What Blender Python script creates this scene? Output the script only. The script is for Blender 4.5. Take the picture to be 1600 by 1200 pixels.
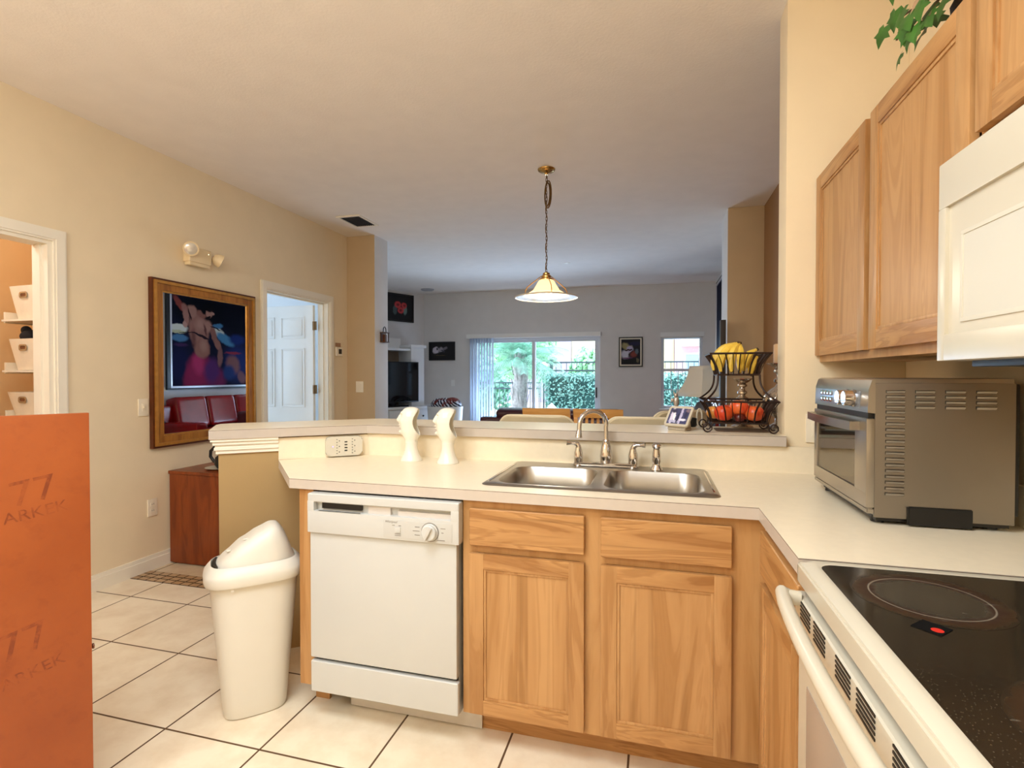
import bpy, bmesh, math, random
from mathutils import Vector, Matrix, noise
R = math.radians
for o in list(bpy.data.objects):
    bpy.data.objects.remove(o)
SC = bpy.context.scene
COL = SC.collection
random.seed(7)

# ---------------------------------------------------------------- camera, world, light, exposure
cam_d = bpy.data.cameras.new('camera')
cam = bpy.data.objects.new('camera', cam_d); COL.objects.link(cam)
cam.location = (0, 0, 1.31)
cam.rotation_euler = (R(90 - 0.886), 0, R(15.25))
cam_d.sensor_width = 36; cam_d.lens = 18.48; cam_d.clip_start = 0.02; cam_d.clip_end = 200
SC.camera = cam
SC.view_settings.view_transform = 'Standard'; SC.view_settings.look = 'None'
SC.view_settings.gamma = 1; SC.view_settings.use_curve_mapping = False
SC.view_settings.exposure = -0.04
cy = SC.cycles
cy.max_bounces = 10; cy.diffuse_bounces = 6; cy.glossy_bounces = 5; cy.transparent_max_bounces = 16
cy.sample_clamp_indirect = 6.0; cy.caustics_reflective = False; cy.caustics_refractive = False
try:
    cy.use_denoising = True; cy.denoiser = 'OPENIMAGEDENOISE'
except Exception:
    pass

W = bpy.data.worlds.new('world'); SC.world = W; W.use_nodes = True
bgn = W.node_tree.nodes['Background']
bgn.inputs[0].default_value = (0.70, 0.86, 1.0, 1); bgn.inputs[1].default_value = 6.0

def lamp(name, kind, loc, energy, color, rot=(0, 0, 0), size=None, size_y=None, portal=False, spread=None):
    d = bpy.data.lights.new(name, kind); d.energy = energy; d.color = color
    if kind == 'AREA':
        d.shape = 'RECTANGLE'; d.size = size; d.size_y = size_y or size
        if portal: d.cycles.is_portal = True
        if spread: d.spread = spread
    elif size: d.shadow_soft_size = size
    o = bpy.data.objects.new(name, d); COL.objects.link(o); o.location = loc; o.rotation_euler = rot
    return o
WARM = (0.90, 1.0, 1.06)
lamp('kitchen_ceiling_lamp', 'AREA', (-0.80, 0.50, 2.80), 48, WARM, (0, 0, 0), 1.2, 0.8)
lamp('kitchen_fill_light', 'POINT', (-0.9, -0.3, 2.35), 30, WARM, size=0.14)  # unseen fill added to lift the ceiling and the ambient level
lamp('rear_fill_light', 'POINT', (-2.0, -0.6, 2.25), 62, WARM, size=0.16)  # added fill behind the camera, brightens the left wall; no fixture
lamp('closet_bulb', 'POINT', (-3.85, 1.75, 2.45), 14, (0.92, 1.0, 1.08), size=0.06)
lamp('slider_daylight', 'AREA', (-1.95, 9.36, 0.62), 100, (0.50, 0.68, 1.0), (R(-126), 0, 0), 2.1, 1.2)
lamp('side_window_daylight', 'AREA', (0.42, 9.38, 1.30), 18, (0.50, 0.70, 1.0), (R(-108), 0, 0), 0.6, 1.0)
lamp('bedroom_daylight', 'AREA', (-6.68, 4.0, 1.55), 52, (0.62, 0.80, 1.0), (0, R(-90), 0), 1.3, 1.3)

# ---------------------------------------------------------------- helpers
def lin(c):
    return tuple((x / 255 / 12.92) if x / 255 <= 0.04045 else ((x / 255 + 0.055) / 1.055) ** 2.4 for x in c)

class MB:
    def __init__(s): s.bm = bmesh.new(); s.mi = 0; s.uvl = None; s.M = None
    def _fin(s, vs, fs):
        if s.M is not None:
            for v in vs: v.co = s.M @ v.co
        for f in fs: f.material_index = s.mi
        return s
    def add(s, verts, faces):
        vs = [s.bm.verts.new(v) for v in verts]; fs = []
        for f in faces:
            try: fs.append(s.bm.faces.new([vs[i] for i in f]))
            except ValueError: pass
        return s._fin(vs, fs)
    def box(s, x0, x1, y0, y1, z0, z1, bev=0, seg=2):
        j = lambda: random.random() * 2.5e-4
        x0 -= j(); x1 += j(); y0 -= j(); y1 += j(); z0 -= j(); z1 += j()
        if bev <= 0:
            v = [(x, y, z) for x in (x0, x1) for y in (y0, y1) for z in (z0, z1)]
            return s.add(v, [(0, 1, 3, 2), (4, 6, 7, 5), (0, 4, 5, 1), (2, 3, 7, 6), (0, 2, 6, 4), (1, 5, 7, 3)])
        t = bmesh.new()
        r = bmesh.ops.create_cube(t, size=1)
        for v in r['verts']:
            v.co = Vector(((x0 + x1) / 2 + v.co.x * (x1 - x0), (y0 + y1) / 2 + v.co.y * (y1 - y0), (z0 + z1) / 2 + v.co.z * (z1 - z0)))
        bmesh.ops.bevel(t, geom=t.edges[:], offset=bev, segments=seg, affect='EDGES', profile=0.7)
        return s.merge(t)
    def merge(s, t):
        t.verts.index_update()
        s.add([v.co.copy() for v in t.verts], [[v.index for v in f.verts] for f in t.faces]); t.free(); return s
    def prism(s, poly, z0, z1, bev=0):
        n = len(poly)
        if bev <= 0:
            v = [(p[0], p[1], z0) for p in poly] + [(p[0], p[1], z1) for p in poly]
            return s.add(v, [list(range(n))[::-1], list(range(n, 2 * n))] + [(i, (i + 1) % n, n + (i + 1) % n, n + i) for i in range(n)])
        t = bmesh.new()
        a = [t.verts.new((p[0], p[1], z0)) for p in poly]; b = [t.verts.new((p[0], p[1], z1)) for p in poly]
        t.faces.new(a[::-1]); t.faces.new(b)
        for i in range(n): t.faces.new((a[i], a[(i + 1) % n], b[(i + 1) % n], b[i]))
        bmesh.ops.bevel(t, geom=t.edges[:], offset=bev, segments=2, affect='EDGES')
        return s.merge(t)
    def tube(s, pts, r, seg=8, closed=False, flat=1.0, caps=True):
        P = [Vector(p) for p in pts]; n = len(P)
        rs = r if isinstance(r, (list, tuple)) else [r] * n
        T = []
        for i in range(n):
            a = P[(i - 1) % n] if (closed or i > 0) else P[i]; b = P[(i + 1) % n] if (closed or i < n - 1) else P[i]
            d = (b - a); T.append(d.normalized() if d.length > 1e-9 else Vector((0, 0, 1)))
        u = T[0].orthogonal().normalized()
        if abs(T[0].z) < 0.95: u = (Vector((0, 0, 1)) - T[0] * T[0].z).normalized()
        vs = []; 
        for i in range(n):
            u = (u - T[i] * u.dot(T[i]))
            u = u.normalized() if u.length > 1e-6 else T[i].orthogonal().normalized()
            w = T[i].cross(u)
            for k in range(seg):
                a = 2 * math.pi * k / seg
                vs.append(P[i] + (u * math.cos(a) + w * math.sin(a) * flat) * rs[i])
        fs = []
        for i in range(n if closed else n - 1):
            j = (i + 1) % n
            for k in range(seg): fs.append((i * seg + k, i * seg + (k + 1) % seg, j * seg + (k + 1) % seg, j * seg + k))
        if not closed and caps: fs += [list(range(seg))[::-1], list(range((n - 1) * seg, n * seg))]
        return s.add(vs, fs)
    def cyl(s, p0, p1, r0, r1=None, seg=16):
        return s.tube([p0, p1], [r0, r0 if r1 is None else r1], seg)
    def lathe(s, prof, c=(0, 0, 0), seg=24, axis=None, ribs=None):
        c = Vector(c); q = Vector((0, 0, 1)).rotation_difference(Vector(axis)) if axis else None
        vs = []; n = len(prof)
        for (r, z) in prof:
            for k in range(seg):
                a = 2 * math.pi * k / seg
                rr = r * (1 + (ribs[1] * math.cos(ribs[0] * a) if ribs and ribs[2] < z < ribs[3] else 0))
                p = Vector((rr * math.cos(a), rr * math.sin(a), z))
                if q: p = q @ p
                vs.append(c + p)
        fs = [(i * seg + k, i * seg + (k + 1) % seg, (i + 1) * seg + (k + 1) % seg, (i + 1) * seg + k) for i in range(n - 1) for k in range(seg)]
        flat = max(z for r, z in prof) - min(z for r, z in prof) < .001
        if prof[0][0] > 1e-6 and not flat: fs.append(list(range(seg))[::-1])
        if prof[-1][0] > 1e-6 and not flat: fs.append(list(range((n - 1) * seg, n * seg)))
        s.add(vs, fs)
        return s
    def ball(s, c, r, seg=16, rings=10):
        if not isinstance(r, (tuple, list)): r = (r, r, r)
        vs = []; 
        for i in range(rings + 1):
            t = math.pi * i / rings
            for k in range(seg):
                a = 2 * math.pi * k / seg
                vs.append((c[0] + r[0] * math.sin(t) * math.cos(a), c[1] + r[1] * math.sin(t) * math.sin(a), c[2] - r[2] * math.cos(t)))
        fs = [(i * seg + k, i * seg + (k + 1) % seg, (i + 1) * seg + (k + 1) % seg, (i + 1) * seg + k) for i in range(rings) for k in range(seg)]
        return s.add(vs, fs)
    def quad(s, pts, uv=None):
        vs = [s.bm.verts.new(p) for p in pts]; f = s.bm.faces.new(vs)
        if uv:
            l = s.bm.loops.layers.uv.verify()
            for lp, q in zip(f.loops, uv): lp[l].uv = q
        return s._fin(vs, [f])
    def grid(s, rows):
        m = len(rows[0]); vs = [p for r in rows for p in r]
        return s.add(vs, [(i * m + k, i * m + k + 1, (i + 1) * m + k + 1, (i + 1) * m + k) for i in range(len(rows) - 1) for k in range(m - 1)])

WM = {}
def link(o, parent=None):
    COL.objects.link(o)
    if parent is not None:
        o.parent = parent; WM[o.name] = WM[parent.name]
    return o
def obj(name, mb, mat, parent=None, local=False, ang=38, label=None, loc=None, rotz=0, weld=True):
    bm = mb.bm
    if weld: bmesh.ops.remove_doubles(bm, verts=bm.verts, dist=1e-5)
    bmesh.ops.recalc_face_normals(bm, faces=bm.faces)
    me = bpy.data.meshes.new(name)
    if parent is not None: M = WM[parent.name]
    else: M = Matrix.Translation(Vector(loc or (0, 0, 0))) @ Matrix.Rotation(rotz, 4, 'Z')
    if not local: bm.transform(M.inverted())
    bm.to_mesh(me); bm.free()
    for m in (mat if isinstance(mat, (list, tuple)) else [mat]): me.materials.append(m)
    if ang:
        me.polygons.foreach_set('use_smooth', [True] * len(me.polygons))
        try: me.set_sharp_from_angle(angle=R(ang))
        except Exception: pass
    o = bpy.data.objects.new(name, me)
    if parent is None: o.matrix_basis = M
    link(o, parent)
    WM[o.name] = M
    if label: o['label'] = label
    return o
def thing(name, label, cat, loc=(0, 0, 0), rotz=0, group=None):
    o = bpy.data.objects.new(name, None); COL.objects.link(o)
    o.empty_display_size = 0.05
    o.location = loc; o.rotation_euler = (0, 0, rotz)
    WM[o.name] = Matrix.Translation(Vector(loc)) @ Matrix.Rotation(rotz, 4, 'Z')
    return tag(o, label, cat, group)
def tag(o, label, cat, group=None, kind=None):
    o['label'] = label; o['category'] = cat
    if group: o['group'] = group
    if kind: o['kind'] = kind
    return o
def struct(o, label=None):
    o['kind'] = 'structure'
    if label: o['label'] = label
    return o
def dup(root, loc=None, rotz=None, label=None, group=None):
    r = root.copy(); COL.objects.link(r)
    if loc is not None: r.location = loc
    if rotz is not None: r.rotation_euler = (0, 0, rotz)
    if label: r['label'] = label
    if group: r['group'] = group
    for ch in list(root.children):
        c = ch.copy(); COL.objects.link(c); c.parent = r
        for g in list(ch.children):
            d = g.copy(); COL.objects.link(d); d.parent = c
    return r
def arc(c, r, a0, a1, n, ax='xz'):
    out = []
    for i in range(n + 1):
        a = R(a0 + (a1 - a0) * i / n); u, v = r * math.cos(a), r * math.sin(a)
        out.append((c[0] + u, c[1], c[2] + v) if ax == 'xz' else ((c[0], c[1] + u, c[2] + v) if ax == 'yz' else (c[0] + u, c[1] + v, c[2])))
    return out
def rrect(w, h, r, n=6, cx=0, cy=0):
    p = []
    for (sx, sy, a0) in ((1, 1, 0), (-1, 1, 90), (-1, -1, 180), (1, -1, 270)):
        for i in range(n + 1):
            a = R(a0 + 90 * i / n)
            p.append((cx + sx * (w / 2 - r) + r * math.cos(a), cy + sy * (h / 2 - r) + r * math.sin(a)))
    return p
def text_mb(mb, s, size, M, depth=0.0008, shear=0.0):
    cu = bpy.data.curves.new('lettering', 'FONT'); cu.body = s; cu.size = size; cu.extrude = depth; cu.shear = shear
    cu.align_x = 'CENTER'; cu.align_y = 'CENTER'; cu.resolution_u = 3
    o = bpy.data.objects.new('lettering', cu); COL.objects.link(o)
    dg = bpy.context.evaluated_depsgraph_get()
    me = bpy.data.meshes.new_from_object(o.evaluated_get(dg))
    mb.add([M @ v.co for v in me.vertices], [list(p.vertices) for p in me.polygons])
    bpy.data.objects.remove(o); bpy.data.curves.remove(cu); bpy.data.meshes.remove(me)

# ---------------------------------------------------------------- materials
class NT:
    def __init__(s, name):
        m = bpy.data.materials.new(name); m.use_nodes = True; s.m = m; s.n = m.node_tree.nodes; s.l = m.node_tree.links
        s.b = s.n['Principled BSDF']; s.out = s.n['Material Output']
    def N(s, t, **k):
        x = s.n.new(t)
        for a, v in k.items(): setattr(x, a, v)
        return x
    def link(s, a, b): s.l.new(a, b)
    def coord(s, scale=(1, 1, 1), kind='Object', rot=(0, 0, 0), loc=(0, 0, 0)):
        tc = s.N('ShaderNodeTexCoord'); mp = s.N('ShaderNodeMapping')
        mp.inputs['Scale'].default_value = scale; mp.inputs['Rotation'].default_value = rot; mp.inputs['Location'].default_value = loc
        s.link(tc.outputs[kind], mp.inputs[0]); return mp.outputs[0]
    def noise(s, vec, scale, detail=3, rough=0.5, dist=0):
        x = s.N('ShaderNodeTexNoise'); x.inputs['Scale'].default_value = scale; x.inputs['Detail'].default_value = detail
        x.inputs['Roughness'].default_value = rough; x.inputs['Distortion'].default_value = dist
        if vec is not None: s.link(vec, x.inputs['Vector'])
        return x.outputs['Fac']
    def ramp(s, fac, stops):
        x = s.N('ShaderNodeValToRGB'); e = x.color_ramp.elements
        while len(e) < len(stops): e.new(0.5)
        for k, (p, c) in enumerate(stops): e[k].position = p; e[k].color = (*c, 1)
        s.link(fac, x.inputs[0]); return x.outputs[0]
    def mix(s, fac, a, b, blend='MIX'):
        x = s.N('ShaderNodeMix', data_type='RGBA', blend_type=blend)
        for inp, v in ((x.inputs[0], fac), (x.inputs[6], a), (x.inputs[7], b)):
            if hasattr(v, 'is_linked') or hasattr(v, 'links'): s.link(v, inp)
            elif isinstance(v, (int, float)): inp.default_value = v
            else: inp.default_value = (*v, 1)
        return x.outputs[2]
    def bump(s, h, strength, dist=0.01):
        x = s.N('ShaderNodeBump'); x.inputs['Strength'].default_value = strength; x.inputs['Distance'].default_value = dist
        s.link(h, x.inputs['Height']); s.link(x.outputs[0], s.b.inputs['Normal'])
    def set(s, **k):
        for a, v in k.items():
            inp = s.b.inputs[a.replace('_', ' ')]
            if hasattr(v, 'links'): s.link(v, inp)
            elif a in ('Base_Color', 'Emission_Color'): inp.default_value = (*v, 1)
            else: inp.default_value = v
def P(name, rgb, rough=0.5, metal=0.0, var=0.05, vs=6.0, bump=0.0, bs=60, spec=0.5, **kw):
    t = NT(name); c = lin(rgb)
    if var > 0:
        n = t.noise(t.coord(), vs, 3)
        t.set(Base_Color=t.ramp(n, [(0.3, tuple(x * (1 - var) for x in c)), (0.7, tuple(min(1, x * (1 + var)) for x in c))]))
    else: t.set(Base_Color=c)
    t.set(Roughness=rough, Metallic=metal); t.b.inputs['Specular IOR Level'].default_value = spec
    if bump: t.bump(t.noise(t.coord(), bs, 2), bump, 0.004)
    if kw: t.set(**kw)
    return t.m
def wood(name, c1, c2, axis='z', rough=0.35, sc=1.0, seed=0.0, figure=0.6, spec=0.4):
    t = NT(name); a, b, d = lin(c1), lin(c2), tuple(x * 0.55 for x in lin(c2))
    k = {'x': (0.12, 1, 1), 'y': (1, 0.12, 1), 'z': (1, 1, 0.12)}[axis]
    v = t.coord(tuple(q * 9 * sc for q in k), loc=(seed, seed * 1.7, seed * 0.6))
    n1 = t.noise(v, 1.3, 4, 0.55, 1.2)
    n2 = t.noise(t.coord(tuple(q * 60 * sc for q in (0.02 if q < 1 else 1 for q in k)), loc=(seed, seed, seed)), 1.0, 3, 0.6)
    wv = t.N('ShaderNodeMath', operation='SINE'); ml = t.N('ShaderNodeMath', operation='MULTIPLY'); ml.inputs[1].default_value = 34
    t.link(n1, ml.inputs[0]); t.link(ml.outputs[0], wv.inputs[0])
    base = t.ramp(n1, [(0.25, b), (0.6, a)])
    f1 = t.ramp(wv.outputs[0], [(0.35, (0, 0, 0)), (1.0, (figure * 0.55,) * 3)])
    c = t.mix(f1, base, b)
    f2 = t.ramp(n2, [(0.56, (0, 0, 0)), (0.74, (0.5 * figure,) * 3)])
    c = t.mix(f2, c, d)
    t.set(Base_Color=c, Roughness=rough); t.b.inputs['Specular IOR Level'].default_value = spec
    t.bump(n2, 0.06, 0.002)
    return t.m
def paint(name, bg, blobs, dist=0.03, dscale=6, rough=0.7, streak=0.0, bg2=None):
    """a canvas painted in soft patches; uv is in metres on the canvas"""
    t = NT(name)
    tc = t.N('ShaderNodeTexCoord'); nz = t.N('ShaderNodeTexNoise'); nz.inputs['Scale'].default_value = dscale; nz.inputs['Detail'].default_value = 3
    t.link(tc.outputs['UV'], nz.inputs['Vector'])
    v1 = t.N('ShaderNodeVectorMath', operation='SUBTRACT'); v1.inputs[1].default_value = (0.5, 0.5, 0.5)
    t.link(nz.outputs['Color'], v1.inputs[0])
    v2 = t.N('ShaderNodeVectorMath', operation='SCALE'); v2.inputs['Scale'].default_value = dist; t.link(v1.outputs[0], v2.inputs[0])
    v3 = t.N('ShaderNodeVectorMath', operation='ADD'); t.link(tc.outputs['UV'], v3.inputs[0]); t.link(v2.outputs[0], v3.inputs[1])
    flat = t.N('ShaderNodeVectorMath', operation='MULTIPLY'); flat.inputs[1].default_value = (1, 1, 0); t.link(v3.outputs[0], flat.inputs[0])
    if bg2:
        c = t.ramp(t.noise(flat.outputs[0], dscale * 0.7, 3), [(0.35, lin(bg)), (0.65, lin(bg2))])
    else: c = lin(bg)
    for (u, v, ru, rv, ang, col, soft) in blobs:
        mp = t.N('ShaderNodeMapping', vector_type='TEXTURE')
        mp.inputs['Location'].default_value = (u, v, 0); mp.inputs['Rotation'].default_value = (0, 0, R(ang)); mp.inputs['Scale'].default_value = (ru, rv, 1)
        t.link(flat.outputs[0], mp.inputs[0])
        ln = t.N('ShaderNodeVectorMath', operation='LENGTH'); t.link(mp.outputs[0], ln.inputs[0])
        mr = t.N('ShaderNodeMapRange', interpolation_type='SMOOTHSTEP')
        mr.inputs['From Min'].default_value = 1 - soft; mr.inputs['From Max'].default_value = 1 + soft * 0.4
        mr.inputs['To Min'].default_value = 1; mr.inputs['To Max'].default_value = 0
        t.link(ln.outputs['Value'], mr.inputs[0])
        c = t.mix(mr.outputs[0], c, lin(col))
    t.set(Base_Color=c, Roughness=rough)
    return t
def emis(name, rgb, strength):
    t = NT(name); t.set(Base_Color=lin(rgb), Emission_Color=lin(rgb), Emission_Strength=strength); return t.m

M = {}
M['wall'] = P('wall_paint', (234, 216, 184), 0.75, var=0.02, bump=0.04, bs=180)
M['wall_far'] = P('daylit_wall_paint', (222, 220, 218), 0.75, var=0.02, bump=0.04, bs=180)  # same house paint, with the bluish daylight mixed into its colour
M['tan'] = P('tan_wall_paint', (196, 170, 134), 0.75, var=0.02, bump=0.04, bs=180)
M['tan2'] = P('knee_wall_paint', (176, 146, 98), 0.75, var=0.02, bump=0.04, bs=180)
M['brown'] = P('shaded_wall_paint', (150, 108, 66), 0.75, var=0.02, bump=0.04, bs=180)  # tan dining wall with its shadow put into the colour
M['ceil'] = P('ceiling_paint', (240, 231, 222), 0.9, var=0.02, bump=0.25, bs=90)
M['trim'] = P('white_trim', (240, 232, 216), 0.4, var=0.015)
M['trimblue'] = P('white_satin_paint', (238, 238, 236), 0.4, var=0.015)
M['lam'] = P('counter_laminate', (236, 222, 196), 0.32, var=0.02, vs=40)
M['lamedge'] = P('laminate_edge', (192, 180, 168), 0.4, var=0.02, vs=40)
M['seam'] = P('dark_seam', (70, 48, 30), 0.7)
M['dw'] = P('white_dishwasher_enamel', (194, 194, 191), 0.28, var=0.01)
M['dw2'] = P('white_dishwasher_plastic', (190, 189, 185), 0.42, var=0.015)
M['appl'] = P('white_enamel', (200, 191, 172), 0.28, var=0.01)
M['appl2'] = P('white_plastic', (206, 199, 182), 0.42, var=0.015)
M['plate'] = P('cream_wall_plate', (238, 226, 204), 0.42, var=0.015)
M['applgrey'] = P('pale_grey_plastic', (205, 198, 192), 0.45, var=0.02)
M['black'] = P('black_plastic', (16, 14, 13), 0.4, var=0.1)
M['blackmat'] = P('matt_black', (10, 9, 9), 0.7, var=0.1)
M['ink'] = P('grey_print', (120, 112, 104), 0.6, var=0)
M['steel'] = P('brushed_steel', (172, 167, 160), 0.3, 1.0, var=0.03, vs=20)
M['ovensteel'] = P('oven_steel', (176, 170, 162), 0.33, 1.0, var=0.03, vs=9)
M['ovenside'] = P('oven_side_steel', (148, 140, 130), 0.45, 1.0, var=0.05, vs=5)
M['chrome'] = P('chrome', (205, 200, 196), 0.08, 1.0, var=0)
M['brass'] = P('brass', (205, 165, 100), 0.22, 1.0, var=0.05)
M['oak_v'] = wood('oak_upright', (190, 145, 95), (152, 104, 56), 'z')
M['oak_p'] = wood('oak_panel', (190, 145, 95), (158, 110, 60), 'z', sc=0.6, seed=3.1, figure=0.75)
M['oak_x'] = wood('oak_lengthwise', (188, 141, 89), (142, 93, 48), 'x', seed=1.3, figure=1.0)
M['oak_f'] = wood('oak_frame', (188, 143, 92), (164, 116, 65), 'z', seed=5.2, figure=0.3)
M['lightwood'] = wood('beech', (226, 172, 104), (206, 146, 78), 'x', seed=2.2, figure=0.3)
M['cherry'] = wood('cherry_stain', (138, 66, 24), (96, 36, 10), 'z', seed=4.0, figure=0.5)
M['goldwood'] = wood('gilded_oak', (176, 118, 50), (120, 70, 22), 'z', seed=6.0, figure=0.7, rough=0.28)
M['goldbright'] = P('gold_leaf', (206, 148, 70), 0.3, 0.6, var=0.12, vs=30)
M['golddark'] = P('dark_gilt', (92, 44, 16), 0.35, 0.2, var=0.15, vs=30)
# ---------------------------------------------------------------- setting
CZ, XL, XR, YB, YR = 2.84, -3.285, 0.94, 9.12, -1.8
YW, YWB = 2.375, 2.51            # pass-through wall, kitchen face and dining face
def tile_mat(name, c1, c2, grout, w, h, ox, oy, mortar=0.005, mixed=None):
    t = NT(name)
    v = t.coord(loc=(ox, oy, 0))
    b = t.N('ShaderNodeTexBrick'); b.offset = 0; b.squash = 1
    t.link(v, b.inputs['Vector'])
    n = t.noise(t.coord(), 7, 5, 0.6)
    n2 = t.noise(t.coord(), 1.3, 2)
    col = t.mix(t.ramp(n, [(0.4, (0, 0, 0)), (0.75, (1, 1, 1))]), lin(c1), lin(c2))
    t.link(col, b.inputs['Color1']); t.link(col, b.inputs['Color2'])
    if mixed: t.link(t.mix(.7, col, lin(mixed)), b.inputs['Color2'])
    b.inputs['Mortar'].default_value = (*lin(grout), 1)
    b.inputs['Scale'].default_value = 1; b.inputs['Brick Width'].default_value = w; b.inputs['Row Height'].default_value = h
    b.inputs['Mortar Size'].default_value = mortar; b.inputs['Mortar Smooth'].default_value = 0.2; b.inputs['Bias'].default_value = 0
    t.set(Base_Color=b.outputs['Color'], Roughness=t.ramp(b.outputs['Fac'], [(0, (0.30,) * 3), (1, (0.8,) * 3)]))
    x = t.N('ShaderNodeMath', operation='SUBTRACT'); x.inputs[0].default_value = 1; t.link(b.outputs['Fac'], x.inputs[1])
    t.bump(x.outputs[0], 0.4, 0.003)
    return t.m
M['tile'] = tile_mat('floor_tile', (238, 224, 200), (222, 202, 174), (92, 66, 40), 0.4165, 0.436, 0.5, -1.525, 0.0042)
M['tile2'] = tile_mat('dining_tile', (216, 196, 166), (196, 172, 138), (66, 46, 28), 0.4165, 0.436, 0.32, -2.745, 0.0042)
M['mosaic'] = tile_mat('stone_mosaic', (176, 140, 98), (120, 78, 44), (56, 34, 18), 0.068, 0.0475, 0.02, -2.61, 0.005, (196, 168, 130))

m = MB(); m.box(-4.6, XR, YR, 2.608, -0.1, 0); struct(obj('floor', m, M['tile'], ang=0))
m = MB(); m.box(-6.6, XR, 2.75, YB, -0.1, 0); struct(obj('floor_dining', m, M['tile2'], ang=0))
m = MB(); m.box(-4.6, XR, 2.608, 2.75, -0.1, 0.001); struct(obj('floor_border', m, M['mosaic'], ang=0))
m = MB(); m.box(-6.6, XR + .1, YR - .1, YB + .1, CZ, CZ + 0.1); struct(obj('ceiling', m, M['ceil'], ang=0))

T = 0.12
# left wall with the closet opening and the bedroom doorway
m = MB()
m.box(XL - T, XL, YR, 1.37, 0, CZ); m.box(XL - T, XL, 1.37, 2.19, 2.07, CZ); m.box(XL - T, XL, 2.19, 3.875, 0, CZ)
m.box(XL - T, XL, 3.875, 4.795, 2.075, CZ); m.box(XL - T, XL, 4.795, 5.13, 0, CZ)
struct(obj('wall_left', m, M['wall'], ang=0))
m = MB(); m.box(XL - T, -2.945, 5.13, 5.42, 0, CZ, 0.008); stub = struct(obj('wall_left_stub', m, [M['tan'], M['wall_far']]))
for p in stub.data.polygons: p.material_index = 0 if p.normal.y < -.5 else 1  # side faces take the grey with daylight painted in, front keeps tan
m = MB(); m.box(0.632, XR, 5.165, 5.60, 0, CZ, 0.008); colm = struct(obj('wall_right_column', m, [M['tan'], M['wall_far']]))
for p in colm.data.polygons: p.material_index = 0 if p.normal.y < -.5 else 1  # column sides get that daylight-tinted grey too
m = MB(); m.box(XR, XR + .1, YR, YWB, 0, CZ); struct(obj('wall_right', m, M['wall'], ang=0))
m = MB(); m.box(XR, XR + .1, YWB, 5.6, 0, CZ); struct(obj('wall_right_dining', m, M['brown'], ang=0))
m = MB(); m.box(XR, XR + .1, 5.6, YB, 0, CZ); struct(obj('wall_right_living', m, M['wall_far'], ang=0))
m = MB(); m.box(0.512, XR, YW, YWB, 0, CZ, 0.006); struct(obj('wall_pass_through', m, M['wall']))
m = MB(); m.box(-4.6, XR + .1, YR - .1, YR, 0, CZ); struct(obj('wall_rear', m, M['wall'], ang=0))
# living room: angled corner wall and the wall behind the stub
m = MB(); m.prism([(-4.2, YB), (-5.0, 7.50), (-5.12, 7.55), (-4.30, YB + .1)], 0, CZ); struct(obj('wall_left_angled', m, M['wall_far'], ang=0))
m = MB(); m.box(-5.12, -5.0, 5.42, 7.56, 0, CZ); m.box(-5.12, XL, 5.42 - .02, 5.42, 0, CZ); struct(obj('wall_left_living', m, M['wall_far'], ang=0))
# back wall with the slider and window openings
SX0, SX1, SZ = -3.27, -0.915, 2.0
WX0, WX1, WZ0, WZ1 = 0.095, 0.745, 0.765, 1.97
m = MB()
m.box(-5.2, SX0, YB, YB + .16, 0, CZ); m.box(SX0, SX1, YB, YB + .16, SZ, CZ); m.box(SX1, WX0, YB, YB + .16, 0, CZ)
m.box(WX0, WX1, YB, YB + .16, 0, WZ0); m.box(WX0, WX1, YB, YB + .16, WZ1, CZ); m.box(WX1, XR + .1, YB, YB + .16, 0, CZ)
struct(obj('wall_back', m, M['wall_far'], ang=0))
# closet and bedroom shells
M['closetwall'] = P('closet_paint', (226, 190, 140), 0.8, var=0.02)
M['bedwall'] = P('bedroom_paint', (214, 220, 226), 0.8, var=0.02)
m = MB(); m.box(-4.45, -4.35, 1.1, 2.86, 0, CZ); m.box(-4.35, XL - T, 2.76, 2.86, 0, CZ); m.box(-4.35, XL - T, 1.1, 1.2, 0, CZ)
struct(obj('wall_closet', m, M['closetwall'], ang=0))
m = MB(); m.box(-6.6, XL - T, 2.87, 2.95, 0, CZ)
m.box(-6.6, -6.5, 2.95, 5.42, 0, 0.9); m.box(-6.6, -6.5, 2.95, 5.42, 2.2, CZ); m.box(-6.6, -6.5, 2.95, 3.3, 0.9, 2.2); m.box(-6.6, -6.5, 4.7, 5.42, 0.9, 2.2)
m.box(-6.6, XL - T, 5.36, 5.4, 0, CZ)
struct(obj('wall_bedroom', m, M['bedwall'], ang=0))
# inner skin of the bedroom side of the left wall
m = MB(); m.box(XL - T - .01, XL - T, 2.95, 3.80, 0, CZ); m.box(XL - T - .01, XL - T, 3.80, 5.36, 2.15, CZ); m.box(XL - T - .01, XL - T, 4.87, 5.36, 0, 2.15)
struct(obj('wall_bedroom_inner', m, M['bedwall'], ang=0))

# knee wall under the bar: straight run, then angled towards the camera on the left
KX, KY = -1.40, 2.37                       # kink of the kitchen face
dL = Vector((-0.556, -0.448)).normalized(); nL = Vector((-dL.y, dL.x)) * -1      # along the angled run / towards the dining side
if nL.y < 0: nL = -nL
A = Vector((KX, KY)); LEN = 0.665
B = A + dL * LEN
def off(d):                               # polyline offset d to the dining side: (left end, kink, right)
    k = A + Vector((-d * math.tan(math.atan2(-dL.y, -dL.x) / 2), d))
    return (B + nL * d, k)
b0, k0 = off(0.0); b1, k1 = off(0.13)
m = MB(); m.prism([tuple(b0), tuple(k0), (0.5125, KY), (0.5125, KY + .13), tuple(k1), tuple(b1)], 0, 1.022)
struct(obj('wall_knee', m, M['tan2'], ang=0))
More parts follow.
